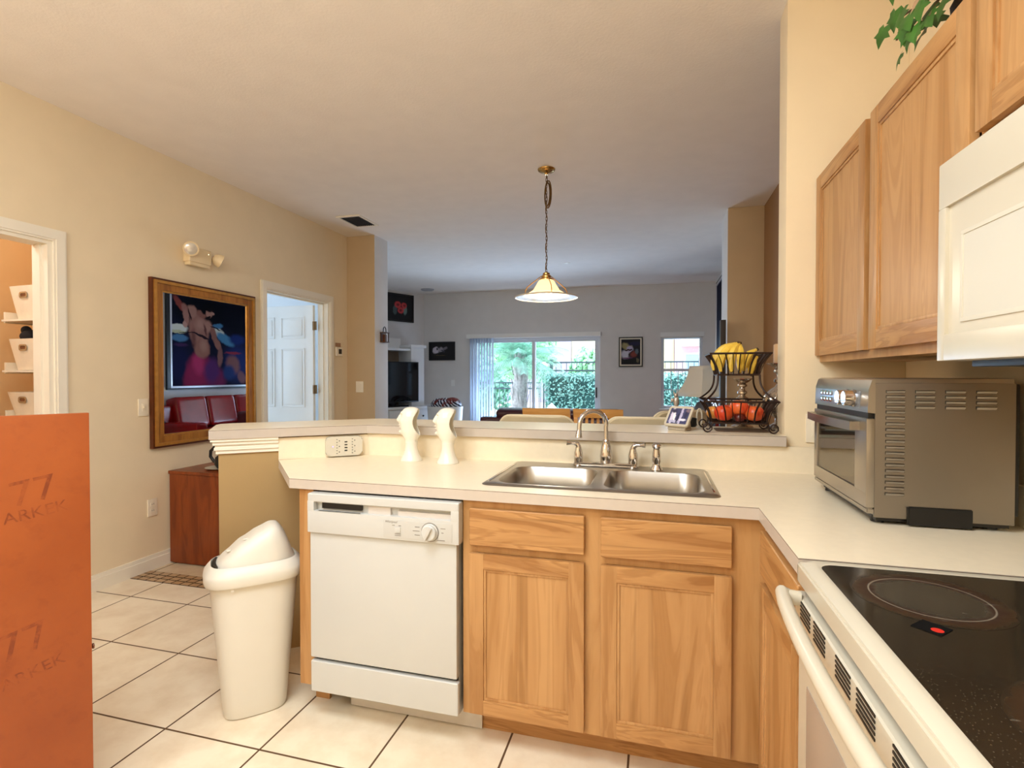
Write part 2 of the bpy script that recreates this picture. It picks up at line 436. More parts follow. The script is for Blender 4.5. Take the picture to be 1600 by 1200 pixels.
# white moulding under the bar end
m = MB()
for (z0, z1, d) in ((0.955, 0.972, 0.010), (0.972, 0.984, 0.017), (0.984, 0.996, 0.013), (0.996, 1.012, 0.022), (1.012, 1.024, 0.030)):
    e0 = A + dL * 0.415; e1 = B + dL * d
    m.prism([tuple(e0 - nL * 0), tuple(e0 - nL * d), tuple(e1 - nL * d), tuple(e1 + nL * (0.13 + d)), tuple(B + nL * (0.13 + d)), tuple(B)], z0, z1)
struct(obj('trim_1', m, M['trim'], ang=0))

# baseboards
m = MB(); m.prism([(XL, 2.255), (XL + .016, 2.255), (XL + .016, 3.81), (XL, 3.81)], 0, 0.075); m.prism([(XL, 2.255), (XL + .010, 2.255), (XL + .010, 3.81), (XL, 3.81)], 0.075, 0.1)
m.box(XL, XL + .016, 4.87, 5.13, 0, .09); struct(obj('baseboard_left', m, M['trim'], ang=0))
m = MB(); m.box(-4.2, SX0 - .06, YB - .015, YB, 0, .09); m.box(SX1 + .06, XR, YB - .015, YB, 0, .09); struct(obj('baseboard_back', m, M['trim'], ang=0))

# closet door casing
def casing(m, y0, y1, zt, w=0.066, x=XL):
    for (d, t) in ((0, 0.012), (0.018, 0.018)):
        wi = w - 2 * d * 0.6
        a = d * 0.6
        m.box(x, x + t, y0 - w + a, y0 - a, 0, zt + a, 0); m.box(x, x + t, y1 + a, y1 + w - a, 0, zt + a, 0)
        m.box(x, x + t, y0 - w + a, y1 + w - a, zt + a, zt + w - a, 0)
m = MB(); casing(m, 1.37, 2.19, 2.07)
m.box(XL - T, XL, 2.165, 2.19, 0, 2.07); m.box(XL - T, XL, 1.37, 1.39, 0, 2.07); m.box(XL - T, XL, 1.37, 2.19, 2.05, 2.07)
m.box(XL - .075, XL - .045, 2.153, 2.165, 0, 2.05)
struct(obj('trim_2', m, M['trim'], ang=0))
m = MB(); casing(m, 3.875, 4.795, 2.075)
m.box(XL - T, XL, 4.775, 4.795, 0, 2.075); m.box(XL - T, XL, 3.875, 3.89, 0, 2.075); m.box(XL - T, XL, 3.875, 4.795, 2.06, 2.075)
m.box(XL - .085, XL - .05, 4.762, 4.775, 0, 2.06); m.box(XL - .085, XL - .05, 3.89, 4.775, 2.05, 2.06)
struct(obj('trim_3', m, M['trim'], ang=0))
# six-panel bedroom door, standing open into the bedroom
D = thing('door_1', 'white six panel bedroom door standing open into the bright room', 'door', (-3.435, 4.752, 0)); D['kind'] = 'structure'
m = MB(); m.box(-.86, 0, -.018, .018, 0.012, 2.045)
obj('door_leaf', m, M['trimblue'], D, local=True, ang=0)
k = 0
for (z0, z1) in ((0.24, 0.80), (0.98, 1.60), (1.70, 1.93)):
    for (x0, x1) in ((-.76, -.47), (-.39, -.10)):
        m = MB()
        f = 0.012
        for (a0, a1, c0, c1) in ((x0, x1, z0, z0 + f), (x0, x1, z1 - f, z1), (x0, x0 + f, z0, z1), (x1 - f, x1, z0, z1)):
            m.box(a0, a1, -.024, -.018, c0, c1, 0.002)
        m.box(x0 + .03, x1 - .03, -.0235, -.018, z0 + .03, z1 - .03, 0.004)
        obj('door_panel', m, M['trimblue'], D, local=True)
M['bronze'] = P('aged_bronze', (120, 92, 60), 0.4, 0.8, var=0.1)
for z in (0.25, 1.17, 1.83):
    m = MB(); m.cyl((.012, -.02, z - .045), (.012, -.02, z + .045), .008, seg=10); m.box(-.004, .045, -.021, -.017, z - .045, z + .045)
    obj('hinge', m, M['bronze'], D, local=True)

# sliding glass door
G = NT('window_glass')
g1 = G.N('ShaderNodeBsdfTransparent'); g1.inputs[0].default_value = (0.93, 0.97, 0.97, 1)
g2 = G.N('ShaderNodeBsdfGlossy'); g2.inputs['Roughness'].default_value = 0.02
g3 = G.N('ShaderNodeMixShader'); g4 = G.N('ShaderNodeFresnel'); g4.inputs[0].default_value = 1.25
G.link(g4.outputs[0], g3.inputs[0]); G.link(g1.outputs[0], g3.inputs[1]); G.link(g2.outputs[0], g3.inputs[2]); G.link(g3.outputs[0], G.out.inputs[0])
M['glass'] = G.m
M['alu'] = P('white_aluminium', (222, 226, 232), 0.4, var=0.02)
D = thing('door_2', 'white framed sliding glass door to the patio', 'glass door', ((SX0 + SX1) / 2, YB + .08, 0)); D['kind'] = 'structure'
m = MB(); m.box(SX0, SX0 + .04, YB + .02, YB + .14, 0, SZ); m.box(SX1 - .04, SX1, YB + .02, YB + .14, 0, SZ); m.box(SX0, SX1, YB + .02, YB + .14, SZ - .035, SZ); m.box(SX0, SX1, YB + .02, YB + .14, 0, .03)
obj('door_frame', m, M['alu'], D, ang=0)
for (x0, x1, y) in ((SX0 + .04, -2.07, YB + .09), (-2.13, SX1 - .04, YB + .05)):
    m = MB()
    for (a0, a1, c0, c1) in ((x0, x0 + .055, .03, SZ - .035), (x1 - .055, x1, .03, SZ - .035), (x0, x1, .03, .10), (x0, x1, SZ - .085, SZ - .035)):
        m.box(a0, a1, y, y + .03, c0, c1, 0.003)
    s = obj('sliding_panel', m, M['alu'], D)
    m = MB(); m.box(x0 + .055, x1 - .055, y + .012, y + .016, .10, SZ - .085); obj('pane', m, M['glass'], s, ang=0)
    hx = x1 - .028 if x1 > -1.5 else x1 - .02
    m = MB(); m.box(hx - .011, hx + .011, y - .02, y, .93, 1.11, 0.006); obj('handle', m, M['black'], s)
D = thing('window_1', 'white single hung window beside the living room corner', 'window', ((WX0 + WX1) / 2, YB + .08, WZ0)); D['kind'] = 'structure'
m = MB()
for (a0, a1, c0, c1) in ((WX0, WX0 + .045, WZ0, WZ1), (WX1 - .045, WX1, WZ0, WZ1), (WX0, WX1, WZ0, WZ0 + .045), (WX0, WX1, WZ1 - .045, WZ1), (WX0, WX1, 1.385, 1.43)):
    m.box(a0, a1, YB + .05, YB + .11, c0, c1, 0.003)
obj('window_frame', m, M['alu'], D)
m = MB()
for x in (WX0 + .16, WX0 + .27, WX0 + .38, WX0 + .49): m.box(x - .006, x + .006, YB + .066, YB + .074, WZ0 + .045, 1.385)
m.box(WX0 + .045, WX1 - .045, YB + .066, YB + .074, 1.07, 1.085)
obj('window_grille', m, M['alu'], D, ang=0)
for (c0, c1, y) in ((WZ0 + .045, 1.385, YB + .07), (1.43, WZ1 - .045, YB + .085)):
    m = MB(); m.box(WX0 + .045, WX1 - .045, y - .002, y + .002, c0, c1); obj('pane', m, M['glass'], D, ang=0)
m = MB(); m.box(WX0 - .03, WX1 + .03, YB - .04, YB + .05, WZ0 - .03, WZ0, .006); obj('window_sill', m, M['trimblue'], D)
# rear window of the bedroom (lights it)
m = MB()
for (a0, a1, c0, c1) in ((3.3, 3.36, .9, 2.2), (4.64, 4.7, .9, 2.2), (3.3, 4.7, .9, .96), (3.3, 4.7, 2.14, 2.2), (3.97, 4.03, .9, 2.2)):
    m.box(-6.58, -6.52, a0, a1, c0, c1)
struct(obj('window_2', m, M['alu'], ang=0))

# ---------------------------------------------------------------- bar top and counter
M_lamset = [M['lam'], M['lamedge'], M['seam']]
def slab(name, poly, z0, z1, label, cat, hole=None):
    """laminate slab: top sheet, plain edge and a dark line between them"""
    m = MB()
    bm = m.bm; n = len(poly)
    rings = [(z0, 1), (z1 - .0030, 1), (z1 - .0016, 2), (z1, 0)]
    L = [[bm.verts.new((p[0], p[1], z)) for p in poly] for z, _ in rings]
    for k in range(3):
        for i in range(n):
            f = bm.faces.new((L[k][i], L[k][(i + 1) % n], L[k + 1][(i + 1) % n], L[k + 1][i])); f.material_index = 2 if k == 1 else 1
    if hole:
        H = [[bm.verts.new((p[0], p[1], z)) for p in hole] for z in (z0, z1)]
        for i in range(len(hole)):
            f = bm.faces.new((H[0][i], H[0][(i + 1) % len(hole)], H[1][(i + 1) % len(hole)], H[1][i])); f.material_index = 1
    for lay, hi, mi in ((L[0], 0, 1), (L[3], 1, 0)):
        es = [e for e in bm.edges if all(v in lay for v in e.verts)]
        if hole: es += [e for e in bm.edges if all(v in H[hi] for v in e.verts)]
        r = bmesh.ops.triangle_fill(bm, use_beauty=True, use_dissolve=True, edges=es, normal=(0, 0, 1))
        for f in r['geom']:
            if isinstance(f, bmesh.types.BMFace): f.material_index = mi
    o = obj(name, m, M_lamset, ang=0)
    return tag(o, label, cat)
bar_f, kf = off(-0.035); bar_b, kb = off(0.335)
endL = dL * 0.035
eF, eB = bar_f + endL, bar_b + endL
p1 = eF + nL * 0.02; p2 = eB - nL * 0.07; p3 = eB - dL * 0.07
slab('breakfast_bar', [tuple(eF), tuple(kf), (0.5118, kf.y), (0.5118, YWB + .004), (0.90, YWB + .004), (0.90, kb.y), tuple(kb), tuple(p3), tuple(p3.lerp(p2, .5) + (endL * .6 + nL * .014)), tuple(p2)], 1.024, 1.066,
     'raised beige laminate breakfast bar running along the pass-through', 'bar')
cL = A + dL * 0.415 - nL * 0.019           # where the counter meets the angled wall
CYF, CXR = 1.722, 0.302
hole = [(-0.585, 1.855), (0.175, 1.855), (0.175, 2.29), (-0.585, 2.29)]
ctop = [tuple(cL), (-1.365, CYF + .008), (CXR, CYF - .008), (CXR, 1.262), (0.938, 1.262), (0.938, KY), (KX + .006, KY - .001), ]
ct = slab('kitchen_counter', [tuple(cL - nL * .003), (-1.365, CYF + .008), (CXR, CYF - .008), (CXR, 1.262), (0.938, 1.262), (0.938, KY - .003), (KX + .006, KY - .003)], 0.876, 0.914,
          'beige laminate kitchen counter wrapping the corner, holding the sink', 'counter', hole)
# laminate backsplash panels (parts of the counter)
m = MB(); m.box(KX + .004, 0.935, KY - .0025 - .012, KY - .0005, 0.914, 1.021); obj('backsplash', m, M['lam'], ct, ang=0)
m = MB()
q0, q1 = A + dL * 0.415, A + dL * 0.002
m.prism([tuple(q0 - nL * .0015), tuple(q0 - nL * .016), tuple(q1 - nL * .016), tuple(q1 - nL * .0015)], 0.914, 1.017); obj('backsplash', m, M['lam'], ct, ang=0)
m = MB(); m.box(0.925, 0.938, 1.262, KY - .016, 0.914, 1.021); obj('backsplash', m, M['lam'], ct, ang=0)
# ---------------------------------------------------------------- kitchen cabinets
OAK = [M['oak_v'], M['oak_x'], M['oak_p']]
def cab_door(parent, x0, x1, z0, z1, yf, name='door', st=0.052, inset=0.008, bev=0.004, th=0.019):
    """framed door facing local -y, front at yf"""
    m = MB(); y1 = yf + th
    m.mi = 0
    m.box(x0, x0 + st, yf, y1, z0, z1, bev); m.box(x1 - st, x1, yf, y1, z0, z1, bev)
    m.mi = 1
    m.box(x0 + st - .001, x1 - st + .001, yf + .0005, y1, z0, z0 + st, bev * .6); m.box(x0 + st - .001, x1 - st + .001, yf + .0005, y1, z1 - st, z1, bev * .6)
    m.mi = 0
    b = 0.009
    for (a0, a1, c0, c1) in ((x0 + st, x0 + st + b, z0 + st, z1 - st), (x1 - st - b, x1 - st, z0 + st, z1 - st), (x0 + st, x1 - st, z0 + st, z0 + st + b), (x0 + st, x1 - st, z1 - st - b, z1 - st)):
        m.box(a0, a1, yf + .004, y1, c0, c1, 0.002)
    o = obj(name, m, OAK, parent, local=True)
    m = MB(); m.mi = 2; m.box(x0 + st, x1 - st, yf + inset, y1 - .003, z0 + st, z1 - st)
    obj('door_panel', m, OAK, o, local=True, ang=0)
    return o
def drawer_front(parent, x0, x1, z0, z1, yf):
    m = MB(); m.box(x0, x1, yf, yf + .019, z0, z1, 0.006, 3)
    return obj('drawer_front', m, M['oak_x'], parent, local=True)

# sink base with two doors, left filler beside the dishwasher and right filler to the corner
YF = 1.745
C = thing('sink_base_cabinet', 'oak sink base cabinet with two doors under the double sink', 'cabinet', (-0.2, YF, 0))
m = MB()
def lb(m, x0, x1, y0, y1, z0, z1, bev=0): m.box(x0 + .2, x1 + .2, y0 - YF, y1 - YF, z0, z1, bev)
lb(m, -0.655, -0.605, YF, YF + .02, .113, .872); lb(m, -0.24, -0.155, YF, YF + .02, .113, .872); lb(m, 0.215, 0.325, YF, YF + .02, .113, .872)
lb(m, -0.605, 0.215, YF, YF + .02, .846, .872); lb(m, -0.605, 0.215, YF + .001, YF + .02, .690, .724); lb(m, -0.605, 0.215, YF + .0005, YF + .02, .113, .150)
obj('face_frame', m, M['oak_f'], C, local=True, ang=0)
m = MB(); lb(m, -0.655, -0.640, YF + .02, 2.36, .10, .872); lb(m, 0.30, 0.324, YF + .02, 2.36, .10, .872); lb(m, -0.64, 0.30, 2.34, 2.36, .10, .872); lb(m, -0.64, 0.30, YF + .02, 2.34, .10, .115); lb(m, -0.61, 0.22, YF + .02, YF + .028, .115, .68)
obj('carcass', m, M['oak_v'], C, local=True, ang=0)
m = MB(); lb(m, -0.655, 0.41, 1.842, 1.856, 0, .10); obj('toe_kick', m, M['oak_x'], C, local=True, ang=0)
for (x0, x1) in ((-0.626, -0.224), (-0.170, 0.230)):
    cab_door(C, x0 + .2, x1 + .2, 0.125, 0.690, -0.020)
    drawer_front(C, x0 + .2, x1 + .2, 0.718, 0.847, -0.020)
# end panel left of the dishwasher
C = thing('cabinet_end_panel', 'narrow oak end panel standing left of the dishwasher', 'cabinet panel', (-1.30, YF, 0))
m = MB(); m.box(-1.331, -1.268, YF, YF + .02, .113, .872); m.box(-1.331, -1.313, YF + .02, 2.30, .10, .872); obj('panel', m, M['oak_v'], C, ang=0)
m = MB(); m.box(-1.331, -1.268, 1.842, 1.856, 0, .1); m.box(-1.331, -1.313, 1.856, 2.30, 0, .1); obj('toe_kick', m, M['oak_x'], C, ang=0)

# corner run: narrow base cabinet between the corner and the range (faces -X)
C = thing('narrow_base_cabinet', 'narrow oak base cabinet between the corner and the white range', 'cabinet', (0.325, 1.745, 0), R(-90))
m = MB(); m.box(0, .03, 0, .02, .113, .872); m.box(.455, .487, 0, .02, .113, .872); m.box(.03, .455, 0, .02, .846, .872); m.box(.03, .455, .001, .02, .69, .724); m.box(.03, .455, 0, .02, .113, .15)
obj('face_frame', m, M['oak_f'], C, local=True, ang=0)
m = MB(); m.box(.473, .487, .02, .60, .1, .872); m.box(.0, .473, .59, .60, .1, .872); m.box(.03, .473, .02, .59, .1, .115); m.box(.03, .455, .02, .026, .115, .68); obj('carcass', m, M['oak_v'], C, local=True, ang=0)
m = MB(); m.box(-.10, .487, .097, .11, 0, .1); obj('toe_kick', m, M['oak_x'], C, local=True, ang=0)
cab_door(C, .035, .462, .125, .69, -.02); drawer_front(C, .035, .462, .718, .847, -.02)

# ---------------------------------------------------------------- dishwasher
C = thing('dishwasher', 'white dishwasher with a dial built in under the counter', 'dishwasher', (-0.955, 1.715, 0))
X0, X1, FY = -1.262, -0.669, 1.715
m = MB(); m.box(X0, X1, FY, FY + .03, .241, .722, .006); obj('door', m, M['dw'], C)
m = MB(); m.box(X0 + .004, X1 - .001, FY + .031, 2.30, .1, .862); obj('tub', m, M['dw2'], C, ang=0)
m = MB()   # console: frame around a recessed handle pocket
x0, x1 = X0 - .003, X1 + .013
m.box(x0, x1, FY - .012, FY + .03, .836, .868, .008, 3)
m.box(x0, x0 + .028, FY - .012, FY + .03, .80, .84, .003); m.box(x1 - .03, x1, FY - .012, FY + .03, .80, .84, .003)
m.box(x0, x1, FY - .012, FY + .03, .721, .804, .005, 2)
m.box(x0 + .02, x1 - .02, FY + .012, FY + .02, .80, .84)
con = obj('control_panel', m, M['dw'], C)
m = MB(); m.box(x0 + .05, x0 + .225, FY - .0135, FY - .0115, .806, .8072); m.box(x0 + .055, x0 + .222, FY + .002, FY + .012, .812, .8335); obj('vent_slot', m, M['black'], con, ang=0)
m = MB(); m.box(x0 + .25, x0 + .34, FY + .002, FY + .0125, .803, .833); m.box(x0 + .37, x1 - .033, FY + .002, FY + .0125, .803, .822); obj('handle_pocket', m, M['applgrey'], con, ang=0)
m = MB(); m.box(-.945, x1 - .025, FY - .0135, FY - .012, .729, .792, .0006); obj('printed_strip', m, M['applgrey'] if False else M['dw2'], con)
m = MB(); m.lathe([(.031, 0), (.031, .004), (.028, .006), (.027, .016), (.024, .019), (0, .019)], (-.763, FY - .013, .7595), 28, axis=(0, -1, 0))
kn = obj('dial_knob', m, M['dw'], con)
m = MB(); m.M = Matrix.Translation((-.763, FY - .033, .7595)) @ Matrix.Rotation(R(28), 4, 'Y'); m.box(-.005, .005, -.008, .003, -.024, .024, .002); obj('grip', m, M['dw2'], kn)
m = MB(); m.lathe([(.0335, 0), (.0335, .0012), (.0318, .0014), (.0318, 0)], (-.763, FY - .0135, .7595), 28, axis=(0, -1, 0)); obj('dial_ring', m, M['ink'], con)
m = MB(); m.box(-.899, -.877, FY - .017, FY - .0135, .750, .768, .002); obj('push_button', m, M['dw'], con)
MX = lambda x, y, z, rz=0: Matrix.Translation((x, y, z)) @ Matrix.Rotation(rz, 4, 'Z') @ Matrix.Rotation(R(90), 4, 'X')
m = MB(); text_mb(m, 'Whirlpool', .0115, MX(-.915, FY - .0138, .7855), .0002, .3)
m2 = m
for (x, z, w) in ((-.905, .7735, .010), (-.880, .7735, .010), (-.888, .7435, .024), (-.888, .738, .024), (-.812, .774, .018), (-.816, .760, .026), (-.812, .7455, .020), (-.714, .775, .018), (-.716, .760, .008), (-.722, .7335, .030), (-.735, .741, .004)):
    m.box(x - w / 2, x + w / 2, FY - .0140, FY - .0134, z - .0009, z + .0009)
obj('lettering', m, M['ink'], con, ang=0)
m = MB(); m.box(X0 + .002, X1 + .006, FY - .003, FY + .02, .112, .229, .007, 3); obj('access_panel', m, M['dw'], C)
m = MB(); m.box(X0 + .10, X1 + .055, FY + .115, FY + .122, .004, .095); obj('kick_plate', m, M['applgrey'], C, ang=0)
m = MB(); m.box(X0 + .01, X1 - .004, FY + .02, FY + .03, .105, .24); obj('gap_strip', m, M['black'], C, ang=0)

# ---------------------------------------------------------------- sink and faucet
def sink():
    S = thing('kitchen_sink', 'stainless double bowl sink set into the beige counter', 'sink', (-0.205, 2.05, 0.914))
    x0, x1, y0, y1 = -0.615, 0.21, 1.805, 2.335
    zt = .9195
    bm = bmesh.new()
    holes = []
    for (a0, a1) in ((-.572, -.222), (-.178, .168)):
        holes.append(rrect(a1 - a0, .375, .075, 7, (a0 + a1) / 2, 2.025))
    outer = rrect(x1 - x0, y1 - y0, .035, 5, (x0 + x1) / 2, (y0 + y1) / 2)
    mid = rrect(x1 - x0 - .022, y1 - y0 - .022, .028, 5, (x0 + x1) / 2, (y0 + y1) / 2)
    lo = [bm.verts.new((p[0], p[1], .9146)) for p in outer]; mi = [bm.verts.new((p[0], p[1], zt + .001)) for p in mid]
    n = len(outer)
    for i in range(n): bm.faces.new((lo[i], lo[(i + 1) % n], mi[(i + 1) % n], mi[i]))
    H = [[bm.verts.new((p[0], p[1], zt)) for p in h] for h in holes]
    for h in H:
        for i in range(len(h)): bm.edges.new((h[i], h[(i + 1) % len(h)]))
    bm.edges.ensure_lookup_table()
    es = [e for e in bm.edges if all(v in mi for v in e.verts)] + [e for e in bm.edges if any(all(v in h for v in e.verts) for h in H)]
    bmesh.ops.triangle_fill(bm, use_beauty=True, edges=es, normal=(0, 0, 1))
    m = MB(); m.bm = bm
    rim = obj('rim', m, M['steel'], S, ang=45)
    for hi, (a0, a1) in enumerate(((-.572, -.222), (-.178, .168))):
        cx, w = (a0 + a1) / 2, a1 - a0
        m = MB(); rows = []
        for (z, d, r) in ((zt, 0, .075), (zt - .004, .004, .072), (zt - .10, .008, .07), (zt - .150, .012, .068), (zt - .170, .022, .06), (zt - .178, .045, .05)):
            p = rrect(w - 2 * d, .375 - 2 * d, r, 7, cx, 2.025)
            rows.append([(q[0], q[1], z) for q in p] + [(p[0][0], p[0][1], z)])
        m.grid(rows)
        m.add([v for v in rows[-1][:-1]], [list(range(len(rows[-1]) - 1))])
        bw = obj('bowl', m, M['steel'], S, ang=60)
        m = MB(); m.lathe([(.045, 0), (.043, .003), (.030, .0035), (.028, 0), (0, 0)], (cx, 2.03, zt - .178), 24); obj('drain', m, M['chrome'], bw)
    for x in (-.597, .192):
        m = MB(); m.box(x - .003, x + .003, 1.86, 2.25, zt, zt + .0022, .001); obj('drainer_ridge', m, M['chrome'], S)
    return S
sink()
C = thing('kitchen_faucet', 'chrome gooseneck faucet with two lever handles behind the sink', 'faucet', (-0.205, 2.28, 0.92))
FYY = 2.283
m = MB(); m.box(-.330, -.080, FYY - .021, FYY + .021, .9205, .938, .008, 3); obj('deck_plate', m, M['chrome'], C)
m = MB(); m.lathe([(.024, .936), (.026, .95), (.027, .965), (.025, .985), (.019, 1.01), (.014, 1.025), (.0155, 1.03), (.0125, 1.036)], (-.203, FYY, 0), 20)
pts = [(-.203, FYY, 1.03), (-.204, FYY, 1.09)]
for i in range(13):
    a = R(180 * i / 12); pts.append((-.203 - .052 + .052 * math.cos(a) , FYY - .045 * (1 - math.cos(a)) * .9, 1.10 + .062 * math.sin(a)))
pts += [(-.3075, FYY - .083, 1.075)]
m.tube(pts, .0098, 12); m.cyl((-.3075, FYY - .083, 1.083), (-.3095, FYY - .084, 1.052), .010, .0155, 16)
obj('spout', m, M['chrome'], C)
for s, x in ((-1, -.322), (1, -.090)):
    m = MB(); m.lathe([(.024, .92), (.025, .926), (.019, .934), (.020, .95), (.0195, .975), (.014, .995), (.0135, 1.0)], (x, FYY, 0), 18)
    m.tube([(x, FYY, .99), (x, FYY, 1.003), (x + s * .006, FYY - .001, 1.013), (x + s * .018, FYY - .004, 1.017), (x + s * .030, FYY - .008, 1.017)], [.0115, .0115, .011, .008, .0062], 12)
    m.cyl((x + s * .030, FYY - .008, 1.017), (x + s * .050, FYY - .012, 1.019), .006, .0125, 14)
    obj('lever_handle', m, M['chrome'], C)
C = thing('side_sprayer', 'chrome side sprayer standing right of the faucet', 'sprayer', (.006, 2.26, .92))
m = MB(); m.lathe([(.026, .9205), (.025, .926), (.017, .936), (.0155, .945), (.018, .955), (.0175, .985), (.0145, 1.0), (.014, 1.01)], (.006, 2.262, 0), 18); obj('body', m, M['chrome'], C)
m = MB(); m.M = Matrix.Translation((.006, 2.262, 1.012)) @ Matrix.Rotation(R(20), 4, 'X'); m.lathe([(.0, -.006), (.014, -.004), (.019, .004), (.0185, .012), (.012, .018), (0, .019)], (0, 0, 0), 18); obj('spray_head', m, M['chrome'], C)

# ---------------------------------------------------------------- range
C = thing('electric_range', 'white electric range with a black glass cooktop', 'range', (0.62, 0.87, 0))
ry0, ry1 = 0.492, 1.252
m = MB(); m.box(.335, .93, ry0, ry1, .03, .905, .004); obj('body', m, M['appl'], C)
m = MB()   # cooktop frame: sloped rim around the glass
m2 = MB()
m2.prism(rrect(.634, .762, .010, 4, .613, .872), .868, .910, .004)
m = m2
po, pi_ = rrect(.622, .75, .012, 5, .613, .872), rrect(.556, .70, .03, 5, .607, .872)
n = len(po)
m.add([(p[0], p[1], .9095) for p in po] + [(p[0], p[1], .9195) for p in rrect(.596, .726, .02, 5, .611, .872)] + [(p[0], p[1], .9165) for p in pi_],
      [(i, (i + 1) % n, n + (i + 1) % n, n + i) for i in range(n)] + [(n + i, n + (i + 1) % n, 2 * n + (i + 1) % n, 2 * n + i) for i in range(n)])
obj('cooktop_frame', m, M['appl'], C, ang=50)
t = NT('black_glass')
v = t.coord(); tcx = t.N('ShaderNodeSeparateXYZ'); t.link(v, tcx.inputs[0])
gn = t.noise(v, 5, 4)
vor = t.N('ShaderNodeTexVoronoi'); vor.inputs['Scale'].default_value = 220; t.link(v, vor.inputs['Vector'])
dots = t.ramp(vor.outputs['Distance'], [(0.10, lin((74, 64, 50))), (0.26, lin((40, 34, 26)))])
sm = t.ramp(t.noise(v, 26, 4, .7), [(0.62, (0, 0, 0)), (0.8, (.55, .55, .55))])
t.set(Base_Color=t.mix(sm, dots, lin((92, 80, 62))), Roughness=t.ramp(gn, [(.3, (.07,) * 3), (.75, (.2,) * 3)]))
M['bglass'] = t.m
m = MB(); m.prism(rrect(.556, .70, .03, 5, .607, .872), .910, .9168); gl = obj('glass_top', m, M['bglass'], C, ang=30)
def burner_mat(name, r):
    t = NT(name); v = t.coord(); ln = t.N('ShaderNodeVectorMath', operation='LENGTH')
    ml = t.N('ShaderNodeVectorMath', operation='MULTIPLY'); ml.inputs[1].default_value = (1 / r, 1 / r, 0); t.link(v, ml.inputs[0])
    ad = t.N('ShaderNodeVectorMath', operation='ADD'); nz = t.N('ShaderNodeTexNoise'); nz.inputs['Scale'].default_value = 34; nz.inputs['Detail'].default_value = 5; t.link(v, nz.inputs[0])
    sc = t.N('ShaderNodeVectorMath', operation='SCALE'); sc.inputs['Scale'].default_value = .22
    sb = t.N('ShaderNodeVectorMath', operation='SUBTRACT'); sb.inputs[1].default_value = (.5, .5, .5); t.link(nz.outputs['Color'], sb.inputs[0]); t.link(sb.outputs[0], sc.inputs[0])
    t.link(ml.outputs[0], ad.inputs[0]); t.link(sc.outputs[0], ad.inputs[1]); t.link(ad.outputs[0], ln.inputs[0])
    hair = t.N('ShaderNodeVectorMath', operation='LENGTH'); t.link(ml.outputs[0], hair.inputs[0])
    c = t.ramp(ln.outputs['Value'], [(.0, lin((66, 60, 50))), (.66, lin((58, 52, 43))), (.74, lin((46, 24, 14))), (.9, lin((50, 33, 20))), (1.0, lin((42, 36, 28)))])
    ring = t.ramp(hair.outputs['Value'], [(.735, (0, 0, 0)), (.745, (.8, .8, .8)), (.757, (.8, .8, .8)), (.767, (0, 0, 0))])
    scr = t.ramp(t.noise(t.coord((16, 70, 1)), 1, 3), [(.66, (0, 0, 0)), (.7, (.5, .5, .5))])
    c = t.mix(ring, c, lin((128, 118, 102))); c = t.mix(scr, c, lin((120, 112, 100)))
    t.set(Base_Color=c, Roughness=t.ramp(ln.outputs['Value'], [(.6, (.12,) * 3), (.75, (.6,) * 3), (1, (.2,) * 3)])); return t.m
for (x, y, r) in ((.468, 1.085, .118), (.735, 1.10, .095), (.535, .70, .145), (.76, .68, .095)):
    m = MB(); m.lathe([(r, 0), (0, 0)], (0, 0, 0), 48)
    o = obj('burner_ring', m, burner_mat('burner_marks', r), C, local=True, ang=0, weld=True)
    o.location = Vector((x, y, .9171)) - Vector((0.62, 0.87, 0))
m = MB(); m.M = Matrix.Translation((.417, .957, .9172)) @ Matrix.Rotation(R(45), 4, 'Z'); m.box(-.020, .020, -.020, .020, 0, .0005); dm = obj('warning_badge', m, P('badge_black', (14, 13, 13), .9, var=0, spec=.1), C, ang=0)
m = MB(); m.lathe([(.0085, 0), (0, 0)], (.421, .948, .918), 16); obj('hot_light', m, P('red_marker', (205, 40, 30), .4), dm, ang=0)
m = MB(); m.box(.312, .326, ry0 + .004, ry1 - .004, .850, .868); obj('dark_gap', m, M['seam'], C, ang=0)
m = MB(); m.box(.292, .335, ry0 + .006, ry1 - .006, .762, .850, .008, 3); obj('door_top_rail', m, M['appl'], C); rail = C.children[-1]
for (y0, n) in ((1.163, 0), (1.070, 0), (.945, 0), (.850, 0), (.725, 0), (.632, 0)):
    m = MB()
    for k in range(5): m.box(.2905, .2935, y0 - .034, y0 + .034, .810 + k * .0082, .8133 + k * .0082)
    obj('vent_slot', m, M['black'], rail, ang=0)
m = MB(); m.box(.300, .335, ry0 + .006, ry1 - .006, .22, .758, .006); dr = obj('oven_door', m, M['appl'], C)
m = MB(); m.box(.2985, .3005, ry0 + .09, ry1 - .075, .36, .68, .002); obj('oven_window', m, P('smoked_window', (168, 156, 144), .12, var=.02), dr)
m = MB(); m.box(.303, .335, ry0 + .006, ry1 - .006, .05, .21, .006); obj('storage_drawer', m, M['appl'], C)
pts = [(.293, ry1 - .045, .846), (.272, ry1 - .044, .848)]
for i in range(15):
    q = i / 14; y = ry1 - .030 - q * (ry1 - ry0 - .06); pts.append((.262 - .018 * math.sin(math.pi * q) ** .7, y, .850))
pts += [(.272, ry0 + .044, .848), (.293, ry0 + .045, .846)]
m = MB(); m.tube(pts, .0155, 12, flat=.9); obj('door_handle', m, M['appl'], dr)
# upright back guard against the wall
m = MB(); m.box(.875, .932, ry0, ry1, .915, 1.10, .01, 3); obj('back_guard', m, M['appl'], C)

